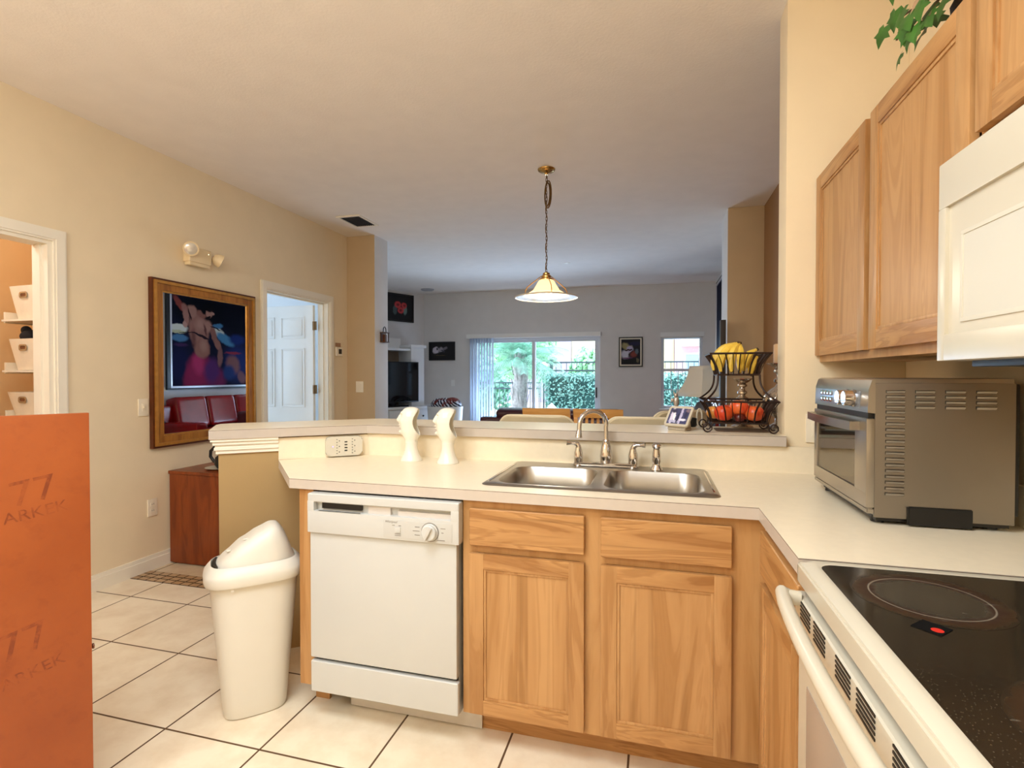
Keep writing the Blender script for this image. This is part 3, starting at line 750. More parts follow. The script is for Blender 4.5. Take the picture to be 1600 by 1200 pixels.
# ---------------------------------------------------------------- upper cabinets (faces -X)
def upper(label, y1, y0, z0, z1, doors):
    C = thing('wall_cabinet', label, 'cabinet', (0.64, y1, z0), R(-90), 'oak wall cabinets')
    w = y1 - y0; h = z1 - z0
    m = MB(); m.box(0, w, .02, .295, 0, h); obj('carcass', m, M['oak_v'], C, local=True, ang=0)
    m = MB(); m.box(0, .03, 0, .02, 0, h); m.box(w - .03, w, 0, .02, 0, h); m.box(.03, w - .03, 0, .02, 0, .045); m.box(.03, w - .03, 0, .02, h - .035, h)
    for a, b in doors[1:]: m.box(a - .02, a + .006, .0005, .02, .045, h - .035)
    obj('face_frame', m, M['oak_f'], C, local=True, ang=0)
    for a, b in doors: cab_door(C, a, b, .025, h - .008, -.02, st=.056)
    return C
upper('tall oak wall cabinet above the toaster oven, at the pass-through wall', 2.372, 1.262, 1.365, 2.108, [(.004, .515), (.553, 1.075)])
upper('short oak wall cabinet above the white microwave', 1.262, 0.49, 1.775, 2.108, [(-.016, .38), (.395, .76)])

# ---------------------------------------------------------------- microwave
C = thing('microwave_oven', 'white over-the-range microwave hung under the short oak cabinet', 'microwave', (.55, 1.255, 1.34), R(-90))
Wm = .757; Hm = .392
m = MB(); m.box(0, Wm, .028, .385, 0, Hm, .004); obj('case', m, M['appl'], C, local=True)
m = MB()
m.box(0, Wm, 0, .027, Hm - .090, Hm, .004); m.box(0, .0275, 0, .027, .0, Hm - .09, .003); m.box(0, Wm, 0, .027, 0, .052, .004)
m.box(.026, .56, .007, .027, .05, Hm - .088); m.box(.56, Wm, .0, .027, .05, Hm - .088, .003)
dr = obj('door', m, M['appl'], C, local=True)
t = NT('microwave_window'); t.set(Base_Color=lin((200, 195, 182)), Roughness=.38); t.b.inputs['Specular IOR Level'].default_value = .2; M['mwin'] = t.m
m = MB(); m.box(.080, .50, .006, .010, .080, .235)
obj('window', m, M['mwin'], dr, local=True, ang=0)
m = MB()
for (a0, a1, c0, c1) in ((.072, .080, .072, .243), (.50, .508, .072, .243), (.072, .508, .235, .243), (.072, .508, .072, .080)): m.box(a0, a1, .0045, .012, c0, c1, .001)
obj('window_rim', m, M['appl2'], dr, local=True)
m = MB(); m.box(.02, Wm - .02, .05, .36, -.012, 0, .003); obj('vent_grille', m, M['black'], C, local=True)

# ---------------------------------------------------------------- toaster oven
C = thing('toaster_oven', 'stainless air fryer toaster oven on the counter corner', 'toaster oven', (.72, 1.83, .914))
ox0, ox1, oy0, oy1, oz0, oz1 = .552, .872, 1.60, 2.075, .937, 1.303
m = MB(); m.box(ox0 + .012, ox1, oy0 + .006, oy1 - .006, oz0, oz1, .006, 2); sh = obj('shell', m, M['ovensteel'], C)
def louvre_plate():
    m = MB(); y = oy0
    slots = []
    for r in range(4):
        for c in range(4): slots.append((.588 + c * .0665, 1.2685 - r * .0135))
    for r in range(4, 19): slots.append((.588, 1.2685 - r * .0155 + .008))
    m.box(ox0 + .012, ox1, y, y + .007, oz0 - .004, oz1 - .012, .002)
    p = obj('side_panel', m, M['ovenside'], C)
    m = MB(); q = MB()
    for (x, z) in slots:
        q.box(x, x + .044, y - .0006, y + .001, z - .0038, z + .0038)
        m.M = Matrix.Translation((x + .022, y, z + .001)) @ Matrix.Rotation(R(32), 4, 'X'); m.box(-.021, .021, -.004, .0, -.0034, .0034, .0012); m.M = None
    obj('vent_slot', q, M['blackmat'], p, ang=0)
    obj('vent_louvre', m, M['steel'], p)
louvre_plate()
m = MB(); m.prism([(.641, oy0 - .004), (.783, oy0 - .004), (.783, oy0 + .002), (.641, oy0 + .002)], .918, .967, .002); m.box(.638, .642, oy0 - .005, oy0, .92, .965, .001); obj('side_handle', m, M['black'], C)
m = MB()
for x in (.585, .84):
    for y in (oy0 + .04, oy1 - .04): m.cyl((x, y, .9142), (x, y, .94), .016, .014, 12)
m.box(ox0 + .02, ox1 - .005, oy0 + .012, oy1 - .012, .922, .938); obj('foot', m, M['black'], C, ang=0)
# front: sloped top, control panel, door
m = MB()
pr = [(ox0 + .012, oz1), (ox0 + .004, oz1 - .004), (ox0 - .004, oz1 - .03), (ox0 - .006, 1.212), (ox0 + .012, 1.210)]
v = [(x, yy, z) for yy in (oy0 - .001, oy1 + .001) for (x, z) in pr]; n = len(pr)
m.add(v, [list(range(n)), list(range(n, 2 * n))[::-1]] + [(i, (i + 1) % n, n + (i + 1) % n, n + i) for i in range(n)])
cp = obj('control_panel', m, M['ovensteel'], C, ang=30)
m = MB(); m.box(ox0 - .0075, ox0 - .004, oy0 + .055, oy1 - .012, 1.222, 1.268, .001); fac = obj('panel_face', m, P('blue_grey_panel', (150, 158, 172), .3, .7), cp)
for (y) in (1.688, 1.742):
    m = MB(); m.lathe([(.024, 0), (.025, .006), (.022, .008), (.0215, .028), (.019, .030), (0, .030)], (ox0 - .0075, y, 1.247), 22, axis=(-1, 0, 0)); obj('knob', m, M['chrome'], cp)
m = MB(); m.box(ox0 - .009, ox0 - .0075, 1.795, 1.862, 1.226, 1.264, .0005); obj('display', m, P('pale_display', (206, 222, 240), .15, var=.02), cp)
for r in range(2):
    for k in range(4):
        m = MB(); m.box(ox0 - .0105, ox0 - .0075, 1.885 + k * .031, 1.907 + k * .031, 1.228 + r * .02, 1.242 + r * .02, .002); obj('push_button', m, M['chrome'], cp)
m = MB(); m.box(ox0 - .002, ox0 + .014, oy0 + .008, oy1 - .008, 1.193, 1.212); obj('dark_gap', m, M['black'], C, ang=0)
m = MB()   # door frame
dz0, dz1 = .958, 1.196
for (a0, a1, c0, c1) in ((oy0, oy0 + .085, dz0, dz1), (oy1 - .03, oy1, dz0, dz1), (oy0, oy1, dz0, dz0 + .04), (oy0, oy1, dz1 - .035, dz1)): m.box(ox0 - .008, ox0 + .012, a0, a1, c0, c1, .003)
dr = obj('door', m, M['ovensteel'], C)
t = NT('oven_glass'); g1 = t.N('ShaderNodeBsdfTransparent'); g1.inputs[0].default_value = (.55, .5, .45, 1); g2 = t.N('ShaderNodeBsdfGlossy'); g2.inputs['Roughness'].default_value = .04; g2.inputs[0].default_value = (.8, .78, .74, 1)
g3 = t.N('ShaderNodeMixShader'); g3.inputs[0].default_value = .32; t.link(g1.outputs[0], g3.inputs[1]); t.link(g2.outputs[0], g3.inputs[2]); t.link(g3.outputs[0], t.out.inputs[0])
m = MB(); m.box(ox0 - .004, ox0 - .001, oy0 + .085, oy1 - .03, dz0 + .04, dz1 - .035); obj('glass', m, t.m, dr, ang=0)
m = MB(); m.box(ox0 + .005, ox0 + .0119, oy0 + .07, oy1 - .02, dz0 + .03, dz1 - .03); obj('cavity_back', m, P('dark_cavity', (74, 64, 52), .4, .3), C, ang=0)
pts = [(ox0 - .006, oy0 + .05, 1.172)] + [(ox0 - .034 - .012 * math.sin(math.pi * i / 8), oy0 + .045 + (oy1 - oy0 - .06) * i / 8, 1.172) for i in range(9)] + [(ox0 - .006, oy1 - .02, 1.172)]
m = MB(); 
rows = [[(x, y, 1.172 + dz) for (x, y, z) in pts] for dz in (-.012, .012)]
m.grid(rows); rows2 = [[(x + .008, y, 1.172 + dz) for (x, y, z) in pts] for dz in (-.012, .012)]; m.grid(rows2)
m.grid([rows[1], rows2[1]]); m.grid([rows[0], rows2[0]])
h = obj('door_handle', m, M['steel'], dr)
m = MB(); m.prism([(ox0 - .006, oy0), (ox0 + .012, oy0), (ox0 + .012, oy1), (ox0 - .006, oy1)], .942, .957, .003); obj('crumb_tray', m, M['ovensteel'], C)
m = MB(); m.box(ox1, ox1 + .02, oy0 + .02, oy1 - .03, .95, 1.29, .008); obj('rear_cover', m, M['black'], C)
# ---------------------------------------------------------------- things on the counter
def face_vase(label, x, y, ang):
    T_ = thing('face_vase', label, 'vase', (x, y, .9145), ang, 'white face vases')
    Hh = .252
    SEG = 56
    def rad(z):      # neck profile
        pr = [(0, .050), (.004, .0505), (.012, .046), (.03, .037), (.05, .0305), (.07, .028), (.085, .0285), (.095, .031)]
        for (a, ra), (b, rb) in zip(pr, pr[1:]):
            if z <= b: return ra + (rb - ra) * (z - a) / (b - a)
        return pr[-1][1]
    rows = []; zs = [0, .004, .008, .014, .022, .03, .04, .05, .06, .07, .08, .088]
    m = MB(); m.lathe([(rad(z), z) for z in zs] + [(.02, .092), (0, .094)], (0, 0, 0), 32); obj('neck', m, M['ceramic'], T_, local=True, ang=60)
    # head shell, face looks along local -x
    bm = bmesh.new(); N = 64
    V = []
    for i in range(N + 1):
        q = i / N; z = .086 + q * (Hh - .086)
        t = (z - .086) / (Hh - .086); zz_, z = z, z - .02
        tab = [(0, .028, .027), (.08, .031, .029), (.18, .040, .034), (.30, .0475, .039), (.45, .052, .0425), (.6, .0535, .0445), (.74, .052, .043), (.86, .045, .038), (.94, .034, .029), (.98, .021, .018), (1, .0005, .0005)]
        for (ta, xa, ya), (tb, xb, yb) in zip(tab, tab[1:]):
            if t <= tb: f_ = (t - ta) / (tb - ta); rx, ry = xa + (xb - xa) * f_, ya + (yb - ya) * f_; break
        row = []; q_ = (t - .57) / .38; lim = 180 - (72 * (1 - q_ * q_) ** .6 if abs(q_) < 1 else 0)
        for j in range(SEG + 1):
            a = -lim + 2 * lim * j / SEG
            ca, sa = math.cos(R(a)), math.sin(R(a))
            r_f = 0
            g = lambda a0, w, z0, h: math.exp(-((a - a0) / w) ** 2 - ((z - z0) / h) ** 2)
            r_f += .0095 * math.exp(-(a / 13) ** 2) * max(0, math.exp(-((z - .168) / .012) ** 2)) + .006 * math.exp(-(a / 11) ** 2) * math.exp(-((z - .186) / .016) ** 2)
            r_f += .0065 * g(0, 13, .147, .0045) + .0065 * g(0, 12, .1375, .0045) - .004 * g(0, 13, .1422, .0025) - .004 * g(0, 14, .128, .005)
            r_f += .009 * g(0, 16, .115, .010)
            r_f -= .0065 * (g(24, 13, .190, .008) + g(-24, 13, .190, .008))
            r_f += .003 * (g(25, 10, .1885, .004) + g(-25, 10, .1885, .004))
            r_f += .0035 * (g(24, 18, .2035, .005) + g(-24, 18, .2035, .005))
            r_f += .003 * (g(38, 14, .168, .014) + g(-38, 14, .168, .014))
            row.append(bm.verts.new((-(rx + r_f * 1.5) * ca, (ry + r_f * 1.1) * sa, zz_)))
        V.append(row)
    for i in range(N):
        for j in range(SEG):
            bm.faces.new((V[i][j], V[i][j + 1], V[i + 1][j + 1], V[i + 1][j]))
    bmesh.ops.remove_doubles(bm, verts=bm.verts, dist=1e-5)
    top = [v for v in bm.verts if v.co.z > Hh - 1e-5]
    m = MB(); m.bm = bm
    o = obj('head', m, M['ceramic'], T_, local=True, ang=0)
    o.data.polygons.foreach_set('use_smooth', [True] * len(o.data.polygons))
    md = o.modifiers.new('thickness', 'SOLIDIFY'); md.thickness = .005; md.offset = -1
    return T_
M['ceramic'] = P('glazed_white_ceramic', (232, 226, 212), 0.22, var=.015)
face_vase('white ceramic face vase, the one nearer the surge protector', -1.100, 2.245, R(12))
face_vase('white ceramic face vase, the one nearer the sink', -.908, 2.222, R(10))

# surge protector on the angled backsplash
ax = Vector((-dL.x, -dL.y, 0)); nx = Vector((-nL.x, -nL.y, 0))        # to the right along the wall / towards the kitchen
c = Vector((A.x, A.y, 0)) + Vector((dL.x, dL.y, 0)) * .121 + nx * .0165
C = thing('surge_protector', 'white multi outlet surge protector on the angled backsplash', 'surge protector', (c.x, c.y, .967), math.atan2(ax.y, ax.x))
def yprism(m, poly, y0, y1, bev=0):          # polygon in local xz, extruded along y
    m.M = Matrix(((1, 0, 0, 0), (0, 0, -1, 0), (0, 1, 0, 0), (0, 0, 0, 1))); m.prism(poly, -y1, -y0, bev); m.M = None
m = MB(); yprism(m, rrect(.172, .094, .018, 5), -.034, 0, .005); b = obj('body', m, M['appl2'], C, local=True)
m = MB()
for sx in (-.030, .042):
    for z in (.027, 0, -.027):
        for dz in (.007, -.007): m.box(sx - .007, sx - .002, -.0348, -.0335, z + dz - .0012, z + dz + .0012)
        m.lathe([(.0026, 0), (0, .0003)], (sx + .007, -.0343, z), 10, axis=(0, -1, 0))
for z in (.021, .007, -.007, -.021): m.box(.001, .014, -.0348, -.0335, z - .0025, z + .0025)
obj('socket_slot', m, M['black'], b, local=True, ang=0)
m = MB(); m.lathe([(.003, 0), (0, .0006)], (-.053, -.034, 0), 12, axis=(0, -1, 0)); obj('indicator_light', m, emis('lilac_light', (190, 150, 255), 1.5), b, local=True)

# ---------------------------------------------------------------- swing-lid trash can
def supr(L, Wd, t, e=3.4):
    c, s = math.cos(t), math.sin(t)
    return (L / 2 * math.copysign(abs(c) ** (2 / e), c), Wd / 2 * math.copysign(abs(s) ** (2 / e), s))
C = thing('trash_can', 'cream plastic swing lid trash can beside the dishwasher', 'trash can', (-1.535, 1.735, 0), R(45))
SEGS = 48
def ring(L, Wd, z, e=3.4, dx=0): return [(supr(L, Wd, 2 * math.pi * k / SEGS, e)[0] + dx, supr(L, Wd, 2 * math.pi * k / SEGS, e)[1], z) for k in range(SEGS + 1)]
M['bin'] = P('cream_plastic', (218, 213, 202), .42, var=.015)
m = MB(); rows = [ring(.0, .0, .004), ring(.20, .145, .001), ring(.222, .165, .004), ring(.228, .170, .016)]
for k in range(9): q = k / 8; rows.append(ring(.228 + .085 * q, .170 + .05 * q, .016 + .494 * q))
rows += [ring(.325, .232, .512), ring(.325, .232, .520), ring(.318, .226, .522)]
m.grid(rows); obj('bin_body', m, M['bin'], C, local=True, ang=50)
m = MB(); rows = [ring(.318, .226, .520), ring(.346, .252, .522), ring(.352, .258, .532), ring(.354, .260, .552), ring(.348, .254, .564), ring(.324, .230, .580), ring(.306, .212, .590), ring(.300, .206, .592), ring(.296, .202, .584)]
m.grid(rows); obj('lid_rim', m, M['bin'], C, local=True, ang=50)
def lid_h(u):      # u -1..1 along the length: low at the near left end, peak towards the far right
    u = max(-1, min(1, u))
    pts = [(-1, .012), (-.7, .045), (-.3, .085), (.1, .118), (.4, .138), (.55, .140), (.72, .118), (.86, .075), (1, .012)]
    for (a, x), (b, y) in zip(pts, pts[1:]):
        if u <= b: q = (u - a) / (b - a); q = q * q * (3 - 2 * q) * .5 + q * .5; return x + (y - x) * q
m = MB(); rows = []
for k in range(15):
    s = 1 - k / 14
    L_, W_ = .293 * s, .202 * s
    rr = []
    for (x, y, z) in ring(max(L_, 1e-4), max(W_, 1e-4), 0, 2.8):
        sx = x / .1465; f = (1 - s ** 5) ** .6
        rr.append((x + .003, y, .584 + lid_h(sx) * f))
    rows.append(rr)
m.grid(rows); obj('swing_lid', m, M['bin'], C, local=True, ang=60)
m = MB()
cr = [(-.1455 + .012 * ((i - 5) / 5) ** 2, -.075 + .125 * i / 10) for i in range(11)] + [(-.133 + .006 * ((i - 5) / 5) ** 2, .050 - .125 * i / 10) for i in range(11)]
m.prism(cr, .586, .5985); obj('lid_gap', m, M['black'], C, local=True, ang=0)
for x in (-.05,):
    m = MB(); m.ball((x - .040, -.03, .638), (.010, .006, .005), 12, 8); m.ball((x + .02, -.035, .676), (.012, .005, .004), 12, 8); obj('finger_grip', m, M['bin'], C, local=True)
m = MB(); m.box(-.085, -.074, -.117, -.108, .507, .520, .002); obj('catch', m, M['bin'], C, local=True)

# ---------------------------------------------------------------- orange-red painted cabinet at the left edge
t = NT('worn_orange_paint'); v = t.coord()
n1 = t.noise(v, 3.0, 5, .6); n2 = t.noise(v, 16, 4, .6)
c = t.ramp(n1, [(.3, lin((144, 66, 20))), (.7, lin((160, 80, 30)))])
c = t.mix(t.ramp(n2, [(.55, (0, 0, 0)), (.72, (.5, .5, .5))]), c, lin((128, 54, 13)))
n3 = t.noise(v, 60, 2); c = t.mix(t.ramp(n3, [(.78, (0, 0, 0)), (.80, (.6, .6, .6))]), c, lin((226, 190, 150)))
t.set(Base_Color=c, Roughness=.42); M['orange'] = t.m; t = NT('worn_stain'); v = t.coord(); t.set(Base_Color=t.ramp(t.noise(v, 22, 4, .7), [(.42, lin((122, 50, 14))), (.58, lin((148, 70, 24)))]), Roughness=.45); M['smudge'] = t.m
M['redpaint'] = P('dark_red_paint', (150, 34, 18), .4, var=.1)
C = thing('painted_cabinet', 'orange-red painted wooden cabinet with its door ajar, at the photo left edge', 'cabinet', (-2.0, .85, 0))
m = MB(); m.prism([(-1.705, 1.072), (-1.96, .602), (-2.40, .602), (-2.40, 1.076)], 0.0, 1.196, .004); obj('body', m, M['redpaint'], C)
e = Vector((.4748, .8801, 0)); nn = Vector((.8801, -.4748, 0)); E0 = Vector((-1.627, 1.178, 0))
DM = Matrix.Translation(E0) @ Matrix(((-e.x, -nn.x, 0, 0), (-e.y, -nn.y, 0, 0), (0, 0, 1, 0), (0, 0, 0, 1)))   # local x along the door away from free edge, -y to the camera
m = MB(); m.M = DM; m.box(0, .60, 0.0, .02, .03, 1.2, .003); dr = obj('door', m, M['orange'], C)
m = MB(); m.M = DM; m.lathe([(.005, 0), (.008, .002), (.008, .006), (0, .008)], (-.0003, .010, .495), 14, axis=(-1, 0, 0)); obj('knob', m, M['golddark'], dr)
# faded stencil marks: text on the door (mirror axis so that it reads from the kitchen)
TM = lambda x, z, rot=0: DM @ Matrix.Translation((x, -.0006, z)) @ Matrix.Rotation(R(180), 4, 'Z') @ Matrix.Translation((0, -.0, 0)) @ Matrix.Rotation(R(90), 4, 'X') @ Matrix.Rotation(R(rot), 4, 'Z')
def door_text(s, x, z, size, rot):
    m = MB()
    Mx = DM @ Matrix.Translation((x, -.0004, z)) @ Matrix(((-1, 0, 0, 0), (0, 0, 1, 0), (0, 1, 0, 0), (0, 0, 0, 1))) @ Matrix.Rotation(R(rot), 4, 'Z')
    text_mb(m, s, size, Mx, .0003); obj('faded_lettering', m, M['smudge'], dr, ang=0)
door_text('77', .125, .985, .10, 10); door_text('ARKEK', .120, .925, .045, 8)
door_text('77', .150, .565, .11, 14); door_text('ARKEK', .130, .475, .045, 14)

# ---------------------------------------------------------------- bar things: fruit stand
BZ = 1.0662
M['iron'] = P('dark_wrought_iron', (44, 26, 18), .45, .5, var=.2, vs=30)
C = thing('fruit_stand', 'two tier dark wrought iron fruit basket on the bar top', 'fruit basket', (.345, 2.51, BZ))
fx0, fx1, fy0, fy1 = .200, .492, 2.365, 2.655       # lower rim
gx0, gx1, gy0, gy1 = .238, .458, 2.405, 2.615       # lower floor
ux0, ux1, uy0, uy1 = .226, .466, 2.385, 2.635       # upper rim
vx0, vx1, vy0, vy1 = .262, .428, 2.43, 2.59         # upper floor
ZR, ZF, ZU, ZV = 1.201, 1.108, 1.405, 1.315
def tier(name, a, b, z0, z1):
    m = MB()
    rx = lambda q: [(q[0], q[2]), (q[1], q[2]), (q[1], q[3]), (q[0], q[3])]
    top = [(x, y, z1) for x, y in rx(a)]; bot = [(x, y, z0) for x, y in rx(b)]
    m.tube(top, .0042, 8, closed=True); m.tube(bot, .004, 8, closed=True)
    for f in (.25, .5, .75):
        m.cyl((b[0] + (b[1] - b[0]) * f, b[2], z0), (b[0] + (b[1] - b[0]) * f, b[3], z0), .0022, seg=6)
        m.cyl((b[0], b[2] + (b[3] - b[2]) * f, z0), (b[1], b[2] + (b[3] - b[2]) * f, z0), .0022, seg=6)
    o = obj(name, m, M['iron'], C)
    m = MB(); s = MB()
    for i in range(4):
        t0, t1, p0, p1 = Vector(top[i]), Vector(top[(i + 1) % 4]), Vector(bot[i]), Vector(bot[(i + 1) % 4])
        for k in range(9):
            f = k / 8; T0 = t0.lerp(t1, f); B0 = p0.lerp(p1, f); mid = T0.lerp(B0, .5); cen = Vector(((a[0] + a[1]) / 2, (a[2] + a[3]) / 2, mid.z)); 
            inw = (cen - mid); inw.z = 0; inw = inw.normalized() * .010
            path = [T0, T0.lerp(B0, .3) + inw * .8, mid + inw, T0.lerp(B0, .75) + inw * .6, B0]
            if k in (2, 4, 6): s.tube(path, .0062, 6, flat=.4)
            elif k != 8: m.tube(path, .0018, 6)
    obj('wire', m, M['iron'], o); obj('strap', s, M['iron'], o)
    return o
tier('lower_basket', (fx0, fx1, fy0, fy1), (gx0, gx1, gy0, gy1), ZF, ZR)
tier('upper_basket', (ux0, ux1, uy0, uy1), (vx0, vx1, vy0, vy1), ZV, ZU)
for (tx, ty, sx, sy) in ((vx0, vy0, fx0, fy0), (vx1, vy0, fx1, fy0), (vx0, vy1, fx0, fy1), (vx1, vy1, fx1, fy1)):
    m = MB(); a, b = Vector((tx, ty, ZV)), Vector((sx, sy, ZR)); pts = []
    for i in range(13):
        q = i / 12; p = a.lerp(b, q); bow = math.sin(math.pi * q) * .028; d = Vector((a.x - b.x, a.y - b.y, 0)).normalized()
        pts.append(p + d * bow + Vector((0, 0, -bow * .25)))
    m.tube([a + (a - pts[1]) * .0 , *pts[1:]], .0042, 8); obj('curved_upright', m, M['iron'], C)
for (sx, sy, dx) in ((gx0, gy0, -1), (gx1, gy0, 1), (gx0, gy1, -1), (gx1, gy1, 1)):
    m = MB(); cx, cz, r = sx + dx * .020, BZ + .0215, .0185
    pts = [(sx - dx * .004, sy, ZF), (sx + dx * .002, sy, ZF - .008)] + [(cx + r * f * math.cos(R(a)) * dx, sy, cz + r * f * math.sin(R(a))) for a, f in ((160, 1), (200, 1), (240, 1), (270, 1), (300, 1), (340, 1), (20, 1), (60, 1), (95, .95), (130, .8), (170, .62), (220, .5), (270, .42), (320, .35))]
    m.tube(pts, .0033, 8); obj('scroll_foot', m, M['iron'], C)
# bananas
M['banana'] = P('banana_skin', (226, 190, 74), .45, var=.12, vs=30); M['stalk'] = P('banana_tip', (74, 50, 26), .7, var=.2)
def banana(x, y, z, yaw, a0, a1, rad, label, grp='bananas in the upper basket', stem=True):
    """curved fruit hanging in a vertical arc; starts at its stalk"""
    T_ = thing('banana', label, 'banana', (x, y, z), yaw, grp)
    pts = []; n = 12
    for i in range(n + 1):
        a = R(a0 + (a1 - a0) * i / n); pts.append((rad * math.cos(a), 0, rad * math.sin(a)))
    o = Vector(pts[0]); pts = [Vector(p) - o for p in pts]
    rs = [.006, .0065, .009, .0135, .0165, .0175, .018, .018, .0175, .0165, .014, .0095, .005]
    m = MB(); m.tube(pts, rs, 7); obj('peel', m, M['banana'], T_, local=True, ang=30)
    if stem: m = MB(); m.tube([pts[0] + (pts[0] - pts[1]).normalized() * .004, pts[0], pts[1] * .4], [.0065, .0072, .0068], 7); obj('stalk', m, M['stalk'], T_, local=True)
    m = MB(); m.ball(pts[-1], .0052, 8, 6); obj('tip', m, M['stalk'], T_, local=True)
    return T_
hx, hz = .347, 1.452
banana(hx - .006, 2.47, hz, R(176), 82, -6, .108, 'ripe banana of the tall bunch, leftmost in the upper basket')
banana(hx + .000, 2.463, hz + .001, R(192), 74, -14, .104, 'ripe banana of the tall bunch, second from the left')
banana(hx + .007, 2.466, hz, R(222), 64, -20, .10, 'ripe banana in the middle of the tall bunch, bulging to the front')
banana(hx + .010, 2.478, hz, R(262), 56, -26, .10, 'ripe banana on the right side of the tall bunch')
banana(.425, 2.475, 1.425, R(196), 70, -8, .088, 'loose banana leaning at the right end of the upper basket, upper one')
banana(.432, 2.50, 1.395, R(206), 60, -18, .070, 'loose banana lying low at the right end of the upper basket')
# round fruit in the lower basket
def fruit_mat(name, c1, c2, s=9):
    t = NT(name); n = t.noise(t.coord((1, 1, .35)), s * 4, 4, .6)
    t.set(Base_Color=t.ramp(n, [(.35, lin(c1)), (.65, lin(c2))]), Roughness=.28); return t.m
M['fr1'] = fruit_mat('red_apple_skin', (206, 40, 22), (222, 92, 40)); M['fr2'] = fruit_mat('orange_apple_skin', (232, 118, 50), (214, 66, 36)); M['fr3'] = fruit_mat('yellow_pear_skin', (224, 158, 74), (206, 126, 52)); M['fr4'] = fruit_mat('dark_plum_skin', (70, 24, 22), (110, 36, 26))
def fruit(name, x, y, z, r, mat, label, cat='apple'):
    T_ = thing(name, label, cat, (x, y, z - r * .9), 0, 'fruit in the lower basket')
    m = MB(); pr = []
    for i in range(17):
        a = math.pi * i / 16; rr = r * math.sin(a); zz = -r * .92 * math.cos(a)
        if i > 12: zz -= r * .16 * (1 - math.sin(a)) ** 1.5
        if i < 3: zz += r * .08 * (1 - math.sin(a))
        pr.append((max(rr, 0), zz + r * .9))
    m.lathe(pr, (0, 0, 0), 22); obj('skin', m, mat, T_, local=True, ang=80)
    m = MB(); m.tube([(0, 0, r * 1.58), (.002, .001, r * 1.78), (.005, .002, r * 1.98)], .0018, 6); obj('stem', m, M['stalk'], T_, local=True)
zf = ZF + .004
fruit('apple', .288, 2.452, zf + .037, .040, M['fr1'], 'glossy red apple at the left front of the lower basket')
fruit('apple', .352, 2.463, zf + .060, .040, M['fr2'], 'orange-red apple on top in the middle of the lower basket')
fruit('apple', .412, 2.452, zf + .037, .039, M['fr2'], 'orange-red apple at the right front of the lower basket')
fruit('fruit', .254, 2.500, zf + .036, .034, M['fr3'], 'yellow round fruit at the left end behind the red apple', 'fruit')
fruit('fruit', .350, 2.440, zf + .018, .022, M['fr4'], 'small dark round fruit under the middle apple', 'fruit')
fruit('apple', .395, 2.535, zf + .037, .038, M['fr1'], 'red apple at the back right of the lower basket')
fruit('apple', .312, 2.545, zf + .037, .038, M['fr1'], 'red apple at the back left of the lower basket')
# mat under the stand, its brown also standing for the shadow there
m = MB()
m.prism(rrect(.22, .16, .03, 5, .37, 2.53), BZ, BZ + .0025, .001); tag(obj('placemat', m, P('mat_shadow_brown', (112, 92, 72), .6, var=.3, vs=90)), 'flat brown mat with painted shade under the fruit basket', 'placemat')
# smart display
C = thing('smart_display', 'white framed tabletop smart display showing a photograph on the bar', 'smart display', (.100, 2.470, BZ), R(-36))
m = MB(); m.prism([(-.045, -.018), (.045, -.018), (.040, .045), (-.040, .045)], 0, .012, .003)
v = [(-.045, -.016, .010), (.045, -.016, .010), (.036, .045, .010), (-.036, .045, .010), (-.036, .030, .085), (.036, .030, .085)]
m.add(v, [(0, 1, 2, 3), (0, 1, 5, 4), (3, 2, 5, 4), (0, 3, 4), (1, 2, 5)]); obj('stand', m, P('grey_fabric', (176, 164, 146), .9, var=.08, vs=150), C, local=True)
m = MB(); m.M = Matrix.Translation((0, -.020, .012)) @ Matrix.Rotation(R(-34), 4, 'X') @ Matrix.Rotation(R(90), 4, 'X'); m.prism(rrect(.122, .102, .010, 5, 0, .055), 0, .010, .002); fr = obj('frame', m, M['appl'], C, local=True)
ph = paint('photo_screen', (60, 60, 96), [(.018, .04, .010, .05, 0, (214, 210, 232), .4), (.030, .035, .007, .03, 10, (236, 236, 244), .4), (.062, .04, .006, .06, 0, (190, 184, 214), .3), (.085, .05, .008, .025, 0, (40, 38, 66), .4), (.02, .066, .018, .012, 0, (44, 40, 60), .5), (.075, .022, .02, .008, 0, (226, 224, 238), .4), (.035, .012, .03, .007, 0, (180, 180, 210), .5), (.048, .03, .006, .03, 0, (30, 28, 50), .4), (.09, .07, .012, .012, 0, (120, 100, 110), .5)], .012, 60, .6)
ph.b.inputs['Specular IOR Level'].default_value = .1
ph.set(Emission_Color=(.55, .55, .75), Emission_Strength=.06)
m = MB(); m.M = Matrix.Translation((0, -.020, .012)) @ Matrix.Rotation(R(-34), 4, 'X') @ Matrix.Rotation(R(90), 4, 'X')
m.quad([(-.050, .015, .0106), (.050, .015, .0106), (.050, .095, .0106), (-.050, .095, .0106)], [(0, 0), (.1, 0), (.1, .08), (0, .08)]); obj('screen', m, ph.m, C, local=True, ang=0)
